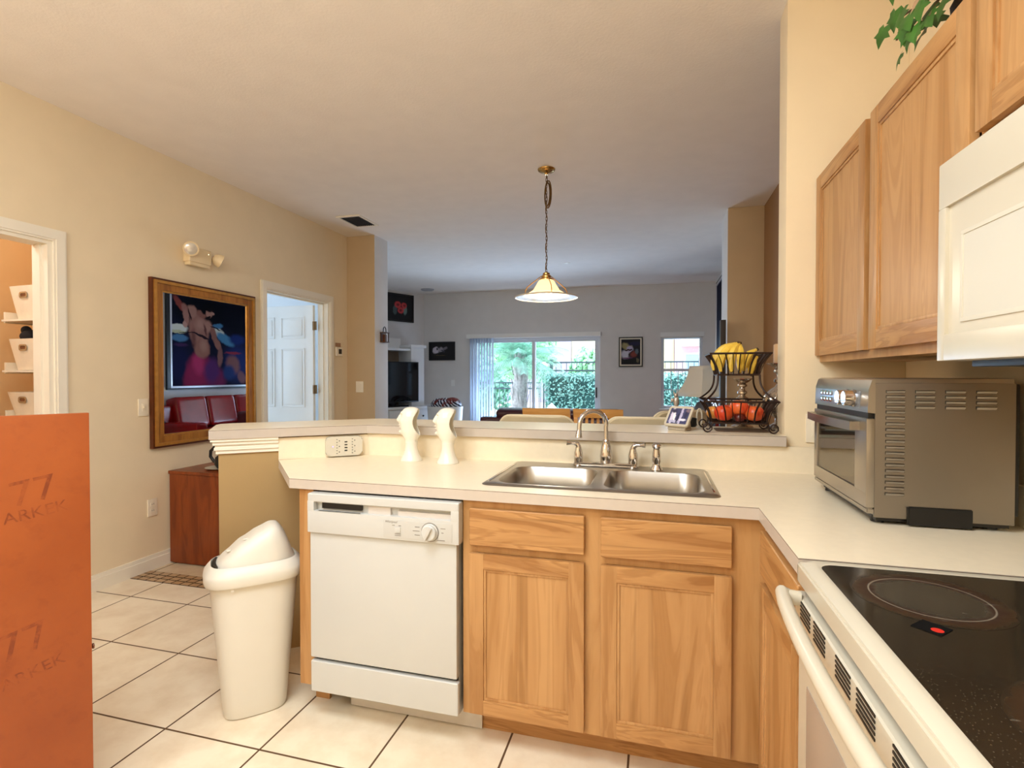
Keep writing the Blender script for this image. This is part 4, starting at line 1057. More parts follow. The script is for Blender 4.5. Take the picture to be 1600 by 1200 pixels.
# mercury glass candle holders
M['mercury'] = P('mercury_glass', (206, 196, 184), .14, .9, var=.12, vs=50)
def candlestick(label, x, y, s, candle):
    T_ = thing('candle_holder', label, 'candle holder', (x, y, BZ), 0, 'mercury glass candle holders')
    pr = [(0, 0), (.046, 0), (.047, .006), (.030, .014), (.017, .022), (.016, .034), (.030, .046), (.047, .066), (.052, .088), (.048, .108), (.030, .128), (.016, .138), (.012, .146), (.020, .152), (.020, .160), (.012, .166), (.011, .178), (.020, .184), (.020, .190), (.014, .196)]
    pr = [(r * s, z * s) for r, z in pr]; top = pr[-1][1]
    m = MB(); m.lathe(pr, (0, 0, 0), 60, ribs=(18, .05, .05 * s, .125 * s)); obj('body', m, M['mercury'], T_, local=True, ang=50)
    m = MB(); m.lathe([(.014 * s, top), (.030 * s, top + .010), (.040 * s, top + .020), (.041 * s, top + .024), (.0, top + .022)], (0, 0, 0), 32); obj('cup', m, M['mercury'], T_, local=True)
    if candle:
        m = MB(); m.lathe([(.031, top + .022), (.031, top + .022 + candle), (.026, top + .026 + candle), (0, top + .022 + candle)], (0, 0, 0), 24); obj('candle', m, P('tan_candle_wax', (206, 166, 124), .5, var=.06), T_, local=True)
        m = MB(); m.cyl((0, 0, top + .022 + candle), (.002, 0, top + .034 + candle), .0012, seg=6); obj('wick', m, M['black'], T_, local=True)
candlestick('ribbed silver mercury glass candle holder behind the fruit basket', .397, 2.72 - .035, 1.06, 0)
candlestick('taller silver candle holder with a tan pillar candle at the wall end', .552, 2.635, 1.42, .085)
# small owl figurine and black cup at the back of the bar
C = thing('small_figurine', 'small silver figurine standing behind the smart display', 'figurine', (.098, 2.655, BZ))
m = MB(); m.lathe([(.017, 0), (.018, .006), (.010, .012), (.008, .05), (.011, .085), (.020, .092), (.020, .096)], (.098, 2.655, BZ), 16); obj('plinth', m, M['mercury'], C)
m = MB(); m.ball((.098, 2.655, BZ + .120), (.014, .012, .026), 14, 10); m.ball((.096, 2.652, BZ + .150), (.010, .010, .011), 12, 8); m.tube([(.088, 2.652, BZ + .156), (.085, 2.65, BZ + .172)], [.004, .001], 6); m.tube([(.101, 2.652, BZ + .156), (.101, 2.65, BZ + .176)], [.004, .001], 6); m.ball((.080, 2.65, BZ + .127), (.008, .008, .009), 10, 8)
obj('body', m, P('antique_silver', (176, 168, 160), .3, .6, var=.25, vs=60), C)
C = thing('black_cup', 'black cup with a white oval handle at the left back of the fruit basket', 'cup', (.175, 2.665, BZ))
m = MB(); m.lathe([(0, 0), (.024, 0), (.029, .01), (.031, .04), (.028, .042), (.026, .01), (0, .008)], (.165, 2.665, BZ), 20); obj('bowl', m, M['black'], C)
m = MB(); m.tube([(.204 + .012 * math.cos(R(a)), 2.655, BZ + .045 + .042 * math.sin(R(a))) for a in range(0, 360, 24)], .0042, 8, closed=True); obj('handle', m, M['appl'], C)
# ---------------------------------------------------------------- left wall
def frame_x(m, y0, y1, z0, z1, w, x0, steps):
    """mitred frame on a wall facing +X: steps = [(inset, outset, depth, mat)]"""
    for (a, b, d, mi) in steps:
        m.mi = mi
        Y0, Y1, Z0, Z1 = y0 + a, y1 - a, z0 + a, z1 - a; v0, v1, q0, q1 = y0 + b, y1 - b, z0 + b, z1 - b
        x1 = x0 + d
        v = [(x0, Y0, Z0), (x0, Y1, Z0), (x0, Y1, Z1), (x0, Y0, Z1), (x1, Y0, Z0), (x1, Y1, Z0), (x1, Y1, Z1), (x1, Y0, Z1),
             (x0, v0, q0), (x0, v1, q0), (x0, v1, q1), (x0, v0, q1), (x1, v0, q0), (x1, v1, q0), (x1, v1, q1), (x1, v0, q1)]
        fs = []
        for i in range(4):
            j = (i + 1) % 4; fs += [(i, j, 4 + j, 4 + i), (4 + i, 4 + j, 12 + j, 12 + i), (12 + i, 12 + j, 8 + j, 8 + i)]
        m.add(v, fs)
C = thing('wall_mirror', 'large gilt framed mirror on the left wall reflecting a painting and sofa', 'mirror', (XL, 3.24, .818))
m = MB(); frame_x(m, 2.768, 3.715, .818, 1.975, .09, XL + .001, [(0, .014, .030, 1), (.014, .034, .040, 2), (.034, .078, .030, 0), (.078, .090, .022, 2)])
obj('frame', m, [M['goldwood'], M['golddark'], M['goldbright']], C, ang=0)
m = MB(); m.box(XL + .002, XL + .016, 2.85, 3.635, .90, 1.893)
t = NT('mirror_glass'); t.set(Base_Color=(.86, .87, .88), Metallic=1.0, Roughness=.004); obj('mirror_glass', m, t.m, C, ang=0)

C = thing('emergency_light', 'cream two lamp emergency light high on the left wall', 'emergency light', (XL, 3.14, 2.2))
m = MB(); m.box(XL + .001, XL + .062, 3.04, 3.235, 2.135, 2.245, .010, 3); m.box(XL + .004, XL + .055, 3.05, 3.225, 2.112, 2.137, .006); b = obj('housing', m, P('aged_cream_plastic', (232, 210, 170), .4, var=.02), C)
for y, z, dv in ((3.045, 2.225, Vector((.80, -.5, -.25))), (3.285, 2.195, Vector((.45, .75, -.35)))):
    dv.normalize(); m = MB(); c = Vector((XL + .060, y, z))
    m.cyl((XL + .05, y + (.03 if y < 3.1 else -.03), z - .01), tuple(c), .012, seg=10)
    m.lathe([(.012, -.030), (.030, -.022), (.046, .0), (.050, .026), (.052, .030), (.047, .030)], c, 22, axis=dv); h = obj('lamp_head', m, b.data.materials[0], C)
    m = MB(); m.lathe([(.047, .027), (.030, .036), (0, .040)], c, 22, axis=dv)
    t = NT('clear_lens'); t.set(Base_Color=(.8, .76, .68), Roughness=.08, Metallic=.35); obj('lens', m, t.m, h)
m = MB(); m.ball((XL + .0625, 3.205, 2.215), .0035, 8, 6); obj('indicator_light', m, emis('pilot_light', (255, 240, 210), 2), b)

def plate(name, label, cat, y, z, w, h, kind, x=XL, group=None):
    C = thing(name, label, cat, (x, y, z - h / 2), 0, group)
    m = MB(); m.box(x + .0005, x + .007, y - w / 2, y + w / 2, z - h / 2, z + h / 2, .003, 2); p = obj('cover_plate', m, M['plate'], C)
    if kind == 'switch':
        m = MB(); m.box(x + .006, x + .0085, y - .012, y + .012, z - .026, z + .026, .001); m.box(x + .008, x + .016, y - .004, y + .004, z - .003, z + .009, .001); obj('toggle', m, M['plate'], C)
    elif kind == 'outlet':
        m = MB()
        for dz in (.021, -.021): m.box(x + .006, x + .0092, y - .016, y + .016, z + dz - .014, z + dz + .014, .004)
        r = obj('receptacle', m, M['plate'], C); m = MB()
        for dz in (.021, -.021):
            for dy in (-.006, .006): m.box(x + .009, x + .0096, y + dy - .0012, y + dy + .0012, z + dz - .003, z + dz + .006)
        obj('slot', m, M['black'], r, ang=0)
plate('light_switch', 'white light switch plate just left of the gilt mirror', 'light switch', 2.752 - .03, 1.10, .07, .115, 'switch')
plate('wall_outlet', 'white outlet low on the left wall beside the red cabinet', 'outlet', 2.78, .42, .07, .115, 'outlet')
C = thing('thermostat', 'white thermostat with a small dark screen beside the bedroom door', 'thermostat', (XL, 4.95, 1.5))
m = MB(); m.box(XL + .001, XL + .024, 4.895, 5.005, 1.52, 1.615, .008, 3); b = obj('housing', m, M['plate'], C)
m = MB(); m.box(XL + .0235, XL + .0255, 4.93, 4.985, 1.545, 1.597, .001); obj('screen', m, M['black'], b, ang=0)
m = MB(); m.box(XL + .001, XL + .006, 4.905, 4.995, 1.622, 1.662); tag(obj('small_sign', m, P('tan_sign', (170, 128, 96), .6)), 'small tan strip stuck to the wall above the thermostat', 'sign')
# switch on the stub wall and key lantern ornament
C = thing('dimmer_switch', 'cream switch plate low on the stub wall face', 'light switch', (-3.12, 5.13, 1.13))
m = MB(); m.box(-3.175, -3.085, 5.122, 5.1295, 1.13, 1.25, .003); obj('cover_plate', m, M['plate'], C); m = MB(); m.box(-3.15, -3.11, 5.119, 5.123, 1.16, 1.22, .002); obj('rocker', m, M['plate'], C)
C = thing('lantern_ornament', 'small dark wooden lantern ornament hung on the end of the stub wall', 'wall ornament', (-2.945, 5.28, 1.68))
lx = -2.944
m = MB(); m.box(lx, lx + .07, 5.235, 5.325, 1.68, 1.69, .002); m.box(lx, lx + .07, 5.235, 5.325, 1.785, 1.795, .002); m.box(lx, lx + .008, 5.24, 5.32, 1.69, 1.785)
for yy in (5.243, 5.317): m.box(lx + .058, lx + .066, yy - .005, yy + .005, 1.69, 1.785)
obj('frame', m, P('dark_walnut', (84, 54, 30), .5, var=.2), C); m = MB(); m.box(lx + .02, lx + .05, 5.26, 5.30, 1.69, 1.77, .004); obj('figure', m, M['golddark'], C)
m = MB(); m.tube([(lx + .035, 5.245, 1.795)] + [(lx + .035, 5.28 - .03 * math.cos(R(a)), 1.81 + .045 * math.sin(R(a))) for a in range(0, 181, 20)] + [(lx + .035, 5.315, 1.795)], .005, 6); obj('hoop', m, M['black'], C)
C = thing('wall_outlet', 'white outlet on the pass-through wall behind the toaster oven', 'outlet', (.625, YW, 1.04))
m = MB(); m.box(.590, .660, YW - .007, YW - .0005, 1.04, 1.155, .003); obj('cover_plate', m, M['plate'], C)
m = MB(); m.box(.612, .638, YW - .0095, YW - .006, 1.064, 1.132, .003); obj('receptacle', m, M['plate'], C)
C = thing('wall_outlet', 'pale blank plate low on the grey back wall left of the slider', 'outlet', (-3.62, YB, 1.1))
m = MB(); m.box(-3.655, -3.585, YB - .007, YB - .0005, 1.12, 1.235, .003); obj('cover_plate', m, M['trimblue'], C)

# red box cabinet behind the knee wall with the black cup handle
C = thing('low_cabinet', 'reddish brown stained cabinet standing against the left wall below the mirror', 'cabinet', (-3.04, 3.1, 0))
m = MB(); m.box(-3.268, -2.80, 2.90, 3.32, 0.012, .628, .004); obj('carcass', m, M['cherry'], C)
m = MB(); m.box(-3.272, -2.79, 2.892, 3.33, .628, .650, .006, 3); obj('top', m, M['cherry'], C)
m = MB(); m.box(-3.26, -2.81, 2.92, 3.31, .0, .012); obj('plinth', m, M['cherry'], C)
C = thing('teapot', 'black pot with a looped handle on a white saucer on the reddish cabinet', 'pot', (-2.98, 3.06, .650))
m = MB(); m.lathe([(0, .001), (.06, .001), (.10, .008), (.105, .012), (.06, .008), (0, .007)], (-2.98, 3.06, .65), 28); obj('saucer', m, M['appl'], C)
m = MB(); m.lathe([(0, .009), (.05, .009), (.068, .04), (.06, .085), (.035, .105), (.03, .11), (0, .116)], (-2.95, 3.06, .65), 24); obj('body', m, M['black'], C)
m = MB(); m.tube([(-2.995, 3.055, .685), (-3.035, 3.05, .70), (-3.062, 3.047, .735), (-3.058, 3.046, .775), (-3.03, 3.048, .80), (-2.995, 3.052, .795), (-2.98, 3.055, .765)], .011, 10); obj('handle', m, M['black'], C)

# ---------------------------------------------------------------- closet shelves and baskets
M['wire'] = P('white_wire', (236, 226, 206), .4)
M['canvas'] = P('white_canvas', (238, 224, 200), .85, var=.05, vs=14, bump=.2, bs=220)
def basket(label, x, y, z, w, h, d):
    T_ = thing('storage_basket', label, 'basket', (x, y, z), R(-3), 'white baskets on the closet shelves')
    wb = w * .78; db = d * .8
    m = MB(); rows = []
    for q, s in ((0, 0), (1, 1)):
        rows.append([(px, py, z_ * h) for px, py, z_ in [(p[0], p[1], q) for p in rrect(wb + (w - wb) * s, db + (d - db) * s, .03, 4)]])
    r0, r1 = rows; r0 = r0 + [r0[0]]; r1 = r1 + [r1[0]]
    inn = [(p[0] * .97, p[1] * .97, h) for p in r1]; inb = [(p[0] * .95, p[1] * .95, .01) for p in r0]
    m.grid([r0, r1, inn, inb]); m.add(r0[:-1], [list(range(len(r0) - 1))]); m.add(inb[:-1], [list(range(len(inb) - 1))])
    b = obj('canvas_body', m, M['canvas'], T_, local=True, ang=40)
    yo = -(db + (d - db) * .72) / 2 - .002
    m = MB(); P0 = rrect(.078, .040, .016, 4); n = len(P0); P1 = rrect(.056, .020, .009, 4)
    m.add([(p[0], yo - .004, p[1] + h * .72) for p in P0] + [(p[0], yo - .005, p[1] + h * .72) for p in P1], [(i, (i + 1) % n, n + (i + 1) % n, n + i) for i in range(n)]); obj('handle_grommet', m, M['chrome'], b, local=True, ang=0)
    m = MB(); m.add([(p[0], yo - .0025, p[1] + h * .72) for p in P1], [list(range(n))]); obj('handle_hole', m, P('dark_opening', (120, 72, 34), .8), b, local=True, ang=0)
C = thing('closet_shelf_unit', 'white shelving on the closet end wall holding baskets', 'shelf', (-3.66, 2.55, 0))
for z in (1.665, 1.345, 1.04):
    m = MB(); m.box(-3.985, -3.41, 2.36, 2.755, z - .012, z); obj('shelf', m, M['wire'], C, ang=0)
    m = MB(); m.box(-4.0, -3.985, 2.38, 2.755, z - .02, z + .05, .003); obj('bracket', m, M['wire'], C)
basket('white canvas basket on the top closet shelf', -3.790, 2.50, 1.667, .30, .205, .28)
basket('white canvas basket with dark clothes on the middle closet shelf', -3.800, 2.50, 1.347, .30, .195, .28)
basket('white canvas basket on the lowest visible closet shelf', -3.810, 2.50, 1.042, .32, .165, .28)
m = MB(); m.ball((-3.855, 2.45, 1.56), (.05, .07, .045), 14, 10); m.ball((-3.88, 2.43, 1.60), (.018, .03, .03), 10, 8); tag(obj('folded_clothes', m, P('black_cloth', (26, 22, 24), .9, var=.3)), 'black cloth bundle poking out of the middle closet basket', 'clothes')
m = MB(); m.ball((-3.765, 2.47, 1.548), (.05, .07, .035), 14, 10); tag(obj('folded_clothes', m, P('tan_cloth', (170, 120, 80), .9, var=.2)), 'tan cloth bundle beside the black one in the middle closet basket', 'clothes')

# ---------------------------------------------------------------- ceiling things
C = thing('pendant_lamp', 'brass pendant lamp with a glowing glass bell shade on a chain', 'pendant lamp', (-.785, 3.85, CZ))
px, py = -.785, 3.85
m = MB(); m.lathe([(.001, -.040), (.010, -.040), (.014, -.030), (.045, -.020), (.062, -.010), (.066, -.0005), (0, -.0005)], (px, py, CZ), 26); obj('canopy', m, M['brass'], C)
M['chain'] = P('antique_brass_chain', (110, 82, 44), .4, .7, var=.15)
m = MB(); z = CZ - .04; k = 0
zend = 2.10
while z > zend:
    if k % 2: m.tube([(px + .007 * math.cos(R(a)), py, z - .012 + .016 * math.sin(R(a))) for a in range(0, 360, 45)], .0018, 5, closed=True)
    else: m.tube([(px, py + .007 * math.cos(R(a)), z - .012 + .016 * math.sin(R(a))) for a in range(0, 360, 45)], .0018, 5, closed=True)
    z -= .024; k += 1
obj('chain', m, M['chain'], C)
m = MB(); m.tube([(px + .006 * math.sin(i * .9), py + .006 * math.cos(i * .9), CZ - .04 - (CZ - .04 - 2.09) * i / 34) for i in range(35)], .0032, 6); obj('cord', m, M['chain'], C)
m = MB()
for (ox, r1, r2, dx) in ((.02, .030, .105, 1), (.012, .024, .09, -1)):
    m.tube([(px + ox * .6 + r1 * math.cos(R(a)) * .8, py + .012 * math.sin(R(a)), CZ - .185 + r2 * math.sin(R(a))) for a in range(0, 360, 20)], .0055, 6, closed=True)
obj('chain_loop', m, M['chain'], C)
m = MB(); m.lathe([(.008, 2.085), (.016, 2.078), (.026, 2.072), (.026, 2.062), (.036, 2.052), (.036, 2.040), (.050, 2.030), (.050, 2.022), (0, 2.02)], (px, py, 0), 24); obj('socket_cap', m, M['brass'], C)
t = NT('lamp_glass'); d = t.N('ShaderNodeBsdfDiffuse'); d.inputs[0].default_value = (*lin((255, 236, 206)), 1); tr = t.N('ShaderNodeBsdfTranslucent'); tr.inputs[0].default_value = (1, .92, .78, 1)
em = t.N('ShaderNodeEmission'); em.inputs[0].default_value = (1, .76, .46, 1); em.inputs[1].default_value = .45
mx = t.N('ShaderNodeMixShader'); t.link(d.outputs[0], mx.inputs[1]); t.link(tr.outputs[0], mx.inputs[2]); ad = t.N('ShaderNodeAddShader'); t.link(mx.outputs[0], ad.inputs[0]); t.link(em.outputs[0], ad.inputs[1]); t.link(ad.outputs[0], t.out.inputs[0])
M['lampglass'] = t.m
m = MB(); m.lathe([(.046, 2.024), (.060, 2.012), (.078, 1.98), (.100, 1.945), (.132, 1.925)], (px, py, 0), 40); obj('glass_bell', m, M['lampglass'], C)
t = NT('glass_brim'); d = t.N('ShaderNodeBsdfTransparent'); d.inputs[0].default_value = (.92, .92, .92, 1); g = t.N('ShaderNodeBsdfPrincipled'); g.inputs['Base Color'].default_value = (.9, .86, .8, 1); g.inputs['Roughness'].default_value = .15
g.inputs['Emission Color'].default_value = (1, .82, .6, 1); g.inputs['Emission Strength'].default_value = .0
mx = t.N('ShaderNodeMixShader'); mx.inputs[0].default_value = .14; t.link(d.outputs[0], mx.inputs[1]); t.link(g.outputs[0], mx.inputs[2]); t.link(mx.outputs[0], t.out.inputs[0])
m = MB(); m.lathe([(.128, 1.926), (.150, 1.914), (.168, 1.905)], (px, py, 0), 48); obj('frosted_band', m, M['lampglass'], C)
m = MB(); m.lathe([(.168, 1.905), (.190, 1.899), (.215, 1.895), (.232, 1.893)], (px, py, 0), 48); obj('glass_brim', m, t.m, C)
m = MB(); m.tube([(px + .232 * math.cos(R(a)), py + .232 * math.sin(R(a)), 1.893) for a in range(0, 360, 8)], .0045, 6, closed=True); m.tube([(px + .158 * math.cos(R(a)), py + .158 * math.sin(R(a)), 1.910) for a in range(0, 360, 10)], .003, 6, closed=True); obj('rim_ring', m, M['appl'], C)
for a in (25, 115, 205, 295):
    ca, sa = math.cos(R(a)), math.sin(R(a)); m = MB()
    m.tube([(px + r * ca, py + r * sa, z) for r, z in ((.038, 2.05), (.075, 2.02), (.115, 1.99), (.145, 1.965), (.160, 1.935), (.158, 1.912))], .0035, 6); obj('brass_arm', m, M['brass'], C)
m = MB(); m.ball((px, py, 1.955), (.028, .028, .036), 16, 10); obj('bulb', m, emis('warm_bulb', (255, 214, 150), 3), C)
lamp('pendant_bulb_light', 'POINT', (px, py, 1.87), 15, (1.0, .90, .74), size=.05)

C = thing('ceiling_vent', 'white ceiling vent with dark louvres near the stub wall', 'air vent', (-2.84, 4.63, CZ - .012))
m = MB()
v0, v1, w0, w1 = -2.945, -2.735, 4.475, 4.785
m.box(v0 - .025, v0, w0 - .025, w1 + .025, CZ - .010, CZ - .0005); m.box(v1, v1 + .025, w0 - .025, w1 + .025, CZ - .010, CZ - .0005); m.box(v0, v1, w0 - .025, w0, CZ - .010, CZ - .0005); m.box(v0, v1, w1, w1 + .025, CZ - .010, CZ - .0005); obj('frame', m, M['trim'], C, ang=0)
m = MB(); m.box(v0, v1, w0, w1, CZ - .003, CZ - .0005); obj('dark_duct', m, M['blackmat'], C, ang=0)
m = MB()
for k in range(9): m.box(v0 + .012 + k * .022, v0 + .018 + k * .022, w0, w1, CZ - .009, CZ - .003)
obj('louvre', m, M['black'], C, ang=0)
C = thing('smoke_detector', 'small grey ceiling fitting near the far left corner', 'ceiling fitting', (-3.89, 8.59, CZ - .03))
m = MB(); m.lathe([(0, -.022), (.10, -.022), (.115, -.012), (.118, -.0005), (0, -.0005)], (-3.89, 8.59, CZ), 28); obj('body', m, P('grey_fitting', (170, 168, 170), .5), C)
C = thing('sprinkler_head', 'tiny ceiling sprinkler cover beyond the pendant lamp', 'sprinkler', (-1.16, 7.1, CZ - .02))
m = MB(); m.lathe([(0, -.012), (.02, -.012), (.045, -.004), (.047, -.0005), (0, -.0005)], (-1.16, 7.1, CZ), 20); obj('body', m, M['trim'], C)

# ---------------------------------------------------------------- pictures
def picture(name, label, c, w, h, yaw, mat_t, frame, border=None, bw=.0, fw=.02):
    """hangs on a wall facing local -y"""
    C = thing(name, label, 'picture', (c[0], c[1], c[2]), yaw)
    m = MB()
    for (a0, a1, b0, b1) in ((-w / 2, w / 2, 0, fw), (-w / 2, w / 2, h - fw, h), (-w / 2, -w / 2 + fw, fw, h - fw), (w / 2 - fw, w / 2, fw, h - fw)): m.box(a0, a1, -.026, -.001, b0, b1, .002)
    obj('frame', m, frame, C, local=True)
    if border:
        m = MB()
        for (a0, a1, b0, b1) in ((-w / 2 + fw, w / 2 - fw, fw, fw + bw), (-w / 2 + fw, w / 2 - fw, h - fw - bw, h - fw), (-w / 2 + fw, -w / 2 + fw + bw, fw, h - fw), (w / 2 - fw - bw, w / 2 - fw, fw, h - fw)): m.box(a0, a1, -.018, -.002, b0, b1)
        obj('mat_border', m, border, C, local=True, ang=0)
    m = MB(); q = fw + bw; m.quad([(-w / 2 + q, -.014, q), (w / 2 - q, -.014, q), (w / 2 - q, -.014, h - q), (-w / 2 + q, -.014, h - q)], [(0, 0), (w - 2 * q, 0), (w - 2 * q, h - 2 * q), (0, h - 2 * q)])
    obj('print', m, mat_t.m, C, local=True, ang=0)
    return C
red, dk = (196, 60, 62), (96, 20, 24)
fl = paint('flower_print', (10, 9, 10), [(.36, .17, .05, .09, 0, (70, 84, 84), .25), (.58, .20, .05, .11, 0, (104, 126, 120), .3), (.42, .27, .075, .065, 10, red, .3), (.42, .27, .04, .03, 0, dk, .8), (.56, .265, .065, .06, -20, red, .3), (.565, .265, .035, .028, 0, dk, .8), (.485, .175, .07, .06, 0, red, .3), (.485, .175, .04, .03, 0, dk, .8)], .03, 14)
aw = Vector((-.4438, -.8961, 0)); nw = Vector((.8961, -.4438, 0)); corner = Vector((-4.2, YB, 0))
yaw_a = math.atan2(aw.y, aw.x) + math.pi       # local +x runs towards the corner
fc = corner + aw * .54 + nw * .002
picture('flower_picture', 'square black picture of three red roses on the angled wall', (fc.x - aw.x * -.12, fc.y - aw.y * -.12, 2.285), .80, .50, yaw_a, fl, M['black'], fw=.03)
bw_ = paint('grey_print', (14, 13, 14), [(.12, .17, .07, .07, 0, (196, 190, 204), .3), (.22, .18, .06, .05, 20, (150, 146, 158), .4), (.15, .19, .02, .03, 0, (30, 28, 36), .4), (.30, .20, .06, .03, 30, (110, 106, 120), .4), (.26, .15, .05, .015, -20, (60, 58, 70), .4), (.2, .075, .12, .004, 0, (110, 96, 60), .3)], .05, 22)
picture('photo_picture', 'small black and white photograph in a black frame on the back wall', (-3.835, YB - .001, 1.598), .52, .345, 0, bw_, M['black'])
hs = paint('horse_print', (16, 14, 30), [(.10, .30, .11, .06, -20, (150, 140, 96), .4), (.07, .17, .08, .08, 20, (196, 196, 212), .4), (.15, .26, .06, .07, 40, (176, 168, 200), .4), (.12, .25, .075, .014, 10, (44, 18, 26), .3), (.16, .19, .03, .08, -35, (30, 14, 22), .4), (.20, .17, .06, .06, 10, (128, 56, 48), .5), (.26, .22, .03, .05, 0, (90, 100, 110), .4), (.22, .35, .12, .04, 0, (22, 18, 60), .5), (.10, .11, .09, .015, 0, (110, 60, 100), .5), (.15, .045, .16, .05, 0, (6, 6, 8), .3), (.27, .07, .025, .05, 10, (96, 92, 72), .4)], .05, 16)
picture('horse_picture', 'black framed white matted painting of a white horse on the back wall', (-.403, YB - .001, 1.462), .395, .505, 0, hs, M['black'], M['appl'], .022, .018)
# big figure painting on the right living room wall, seen in the mirror
fp = paint('figure_painting', (14, 14, 40), [
    (0.676, 1.262, 0.848, 0.313, 0, (8, 8, 18), 0.5),
    (1.362, 1.201, 0.393, 0.389, 0, (10, 9, 24), 0.5),
    (0.137, 0.344, 0.250, 0.358, 0, (20, 22, 60), 0.6),
    (1.353, 0.405, 0.323, 0.389, 0, (28, 40, 96), 0.6),
    (0.126, 0.934, 0.186, 0.081, 0, (214, 214, 202), 0.25),
    (0.116, 0.879, 0.159, 0.034, 0, (190, 186, 150), 0.3),
    (0.151, 0.781, 0.170, 0.065, 0, (74, 118, 156), 0.35),
    (0.176, 0.673, 0.144, 0.034, 0, (60, 34, 74), 0.5),
    (0.950, 0.930, 0.149, 0.081, -30, (208, 210, 196), 0.3),
    (1.089, 0.820, 0.240, 0.095, -25, (76, 130, 168), 0.35),
    (0.919, 1.037, 0.127, 0.051, 10, (70, 120, 160), 0.4),
    (1.358, 0.829, 0.208, 0.106, 0, (26, 44, 104), 0.5),
    (1.264, 0.578, 0.204, 0.028, 0, (140, 46, 66), 0.5),
    (0.36, 0.12, 0.16, 0.26, -14, (130, 30, 70), 0.4),
    (0.86, 0.10, 0.26, 0.24, 10, (110, 32, 78), 0.4),
    (0.546, 0.255, 0.293, 0.309, 8, (140, 34, 74), 0.35),
    (0.508, 0.368, 0.135, 0.211, 12, (176, 52, 96), 0.6),
    (0.786, 0.257, 0.185, 0.251, -10, (84, 40, 96), 0.5),
    (1.262, 0.367, 0.170, 0.193, 35, (128, 84, 84), 0.4),
    (1.467, 0.139, 0.094, 0.143, 30, (120, 80, 86), 0.4),
    (1.170, 0.226, 0.156, 0.156, 0, (38, 56, 108), 0.5),
    (0.524, 0.936, 0.210, 0.308, 10, (158, 110, 96), 0.22),
    (0.589, 0.631, 0.173, 0.180, 6, (150, 102, 88), 0.25),
    (0.619, 0.682, 0.089, 0.131, 5, (172, 124, 108), 0.8),
    (0.555, 1.036, 0.117, 0.114, 10, (184, 136, 120), 0.9),
    (0.713, 1.018, 0.101, 0.116, 12, (176, 128, 112), 0.5),
    (0.656, 0.947, 0.028, 0.123, 12, (104, 64, 60), 0.6),
    (0.417, 0.799, 0.057, 0.176, 4, (112, 70, 64), 0.8),
    (0.385, 1.236, 0.113, 0.120, 32, (172, 124, 108), 0.3),
    (0.157, 1.333, 0.064, 0.179, 40, (140, 66, 58), 0.3),
    (0.259, 1.252, 0.062, 0.126, 28, (160, 106, 94), 0.35),
    (0.276, 1.128, 0.059, 0.150, 8, (168, 118, 104), 0.3),
    (0.343, 1.191, 0.019, 0.119, 20, (48, 22, 26), 0.5),
    (0.253, 1.008, 0.044, 0.063, 5, (186, 142, 128), 0.3),
    (0.834, 0.878, 0.062, 0.159, 14, (146, 98, 86), 0.3),
    (0.920, 0.716, 0.068, 0.118, 26, (150, 102, 90), 0.3),
    (0.967, 0.497, 0.064, 0.187, -4, (132, 90, 86), 0.35),
    (0.576, 1.209, 0.108, 0.062, -20, (150, 100, 86), 0.3),
    (0.740, 1.244, 0.081, 0.086, -12, (178, 130, 114), 0.25),
    (0.822, 1.249, 0.029, 0.030, 0, (186, 138, 122), 0.3),
    (0.717, 1.341, 0.125, 0.076, -8, (10, 9, 14), 0.25),
    (0.626, 1.280, 0.052, 0.066, 10, (12, 10, 14), 0.4),
    (0.797, 1.296, 0.045, 0.010, -10, (40, 20, 22), 0.4),
    (0.715, 1.170, 0.065, 0.026, 15, (30, 18, 20), 0.4),
    (0.572, 0.843, 0.226, 0.021, -18, (40, 24, 32), 0.35),
    (0.288, 0.877, 0.175, 0.009, 5, (18, 12, 22), 0.3),
    (0.877, 0.999, 0.146, 0.010, -14, (18, 12, 22), 0.3),], .05, 12, .8); fp.b.inputs['Specular IOR Level'].default_value = .1
C = thing('figure_painting', 'large white framed painting of a bare torso on the right living room wall', 'painting', (XR, 7.7, 1.11))
PY0, PY1, PZ0, PZ1 = 6.58, 8.72, 1.085, 2.75
m = MB()
m.quad([(XR - .03, 6.67, 1.145), (XR - .03, 8.67, 1.145), (XR - .03, 8.67, 2.69), (XR - .03, 6.67, 2.69)], [(0, 0), (2.0, 0), (2.0, 1.545), (0, 1.545)]); obj('canvas', m, fp.m, C, ang=0)
m = MB()
for (a0, a1, b0, b1) in ((6.64, 8.70, 1.115, 1.147), (6.64, 8.70, 2.688, 2.72), (6.64, 6.672, 1.115, 2.72), (8.668, 8.70, 1.115, 2.72)): m.box(XR - .042, XR - .001, a0, a1, b0, b1, .004)
obj('inner_frame', m, P('silver_white_frame', (206, 206, 214), .3, .3), C)
m = MB()
for (a0, a1, b0, b1) in ((PY0, PY1, PZ0, 1.114), (PY0, PY1, 2.721, PZ1), (PY0, 6.639, 1.114, 2.721), (8.701, PY1, 1.114, 2.721)): m.box(XR - .038, XR - .001, a0, a1, b0, b1, .004)
obj('outer_frame', m, M['black'], C)
m = MB(); m.box(.555, .60, 4.98, 5.06, 0, 1.806, .004); tag(obj('upright_post', m, P('dark_brown_post', (52, 42, 36), .5, var=.1), loc=(.58, 5.02, 0)), 'tall dark brown upright post standing against the column', 'post')

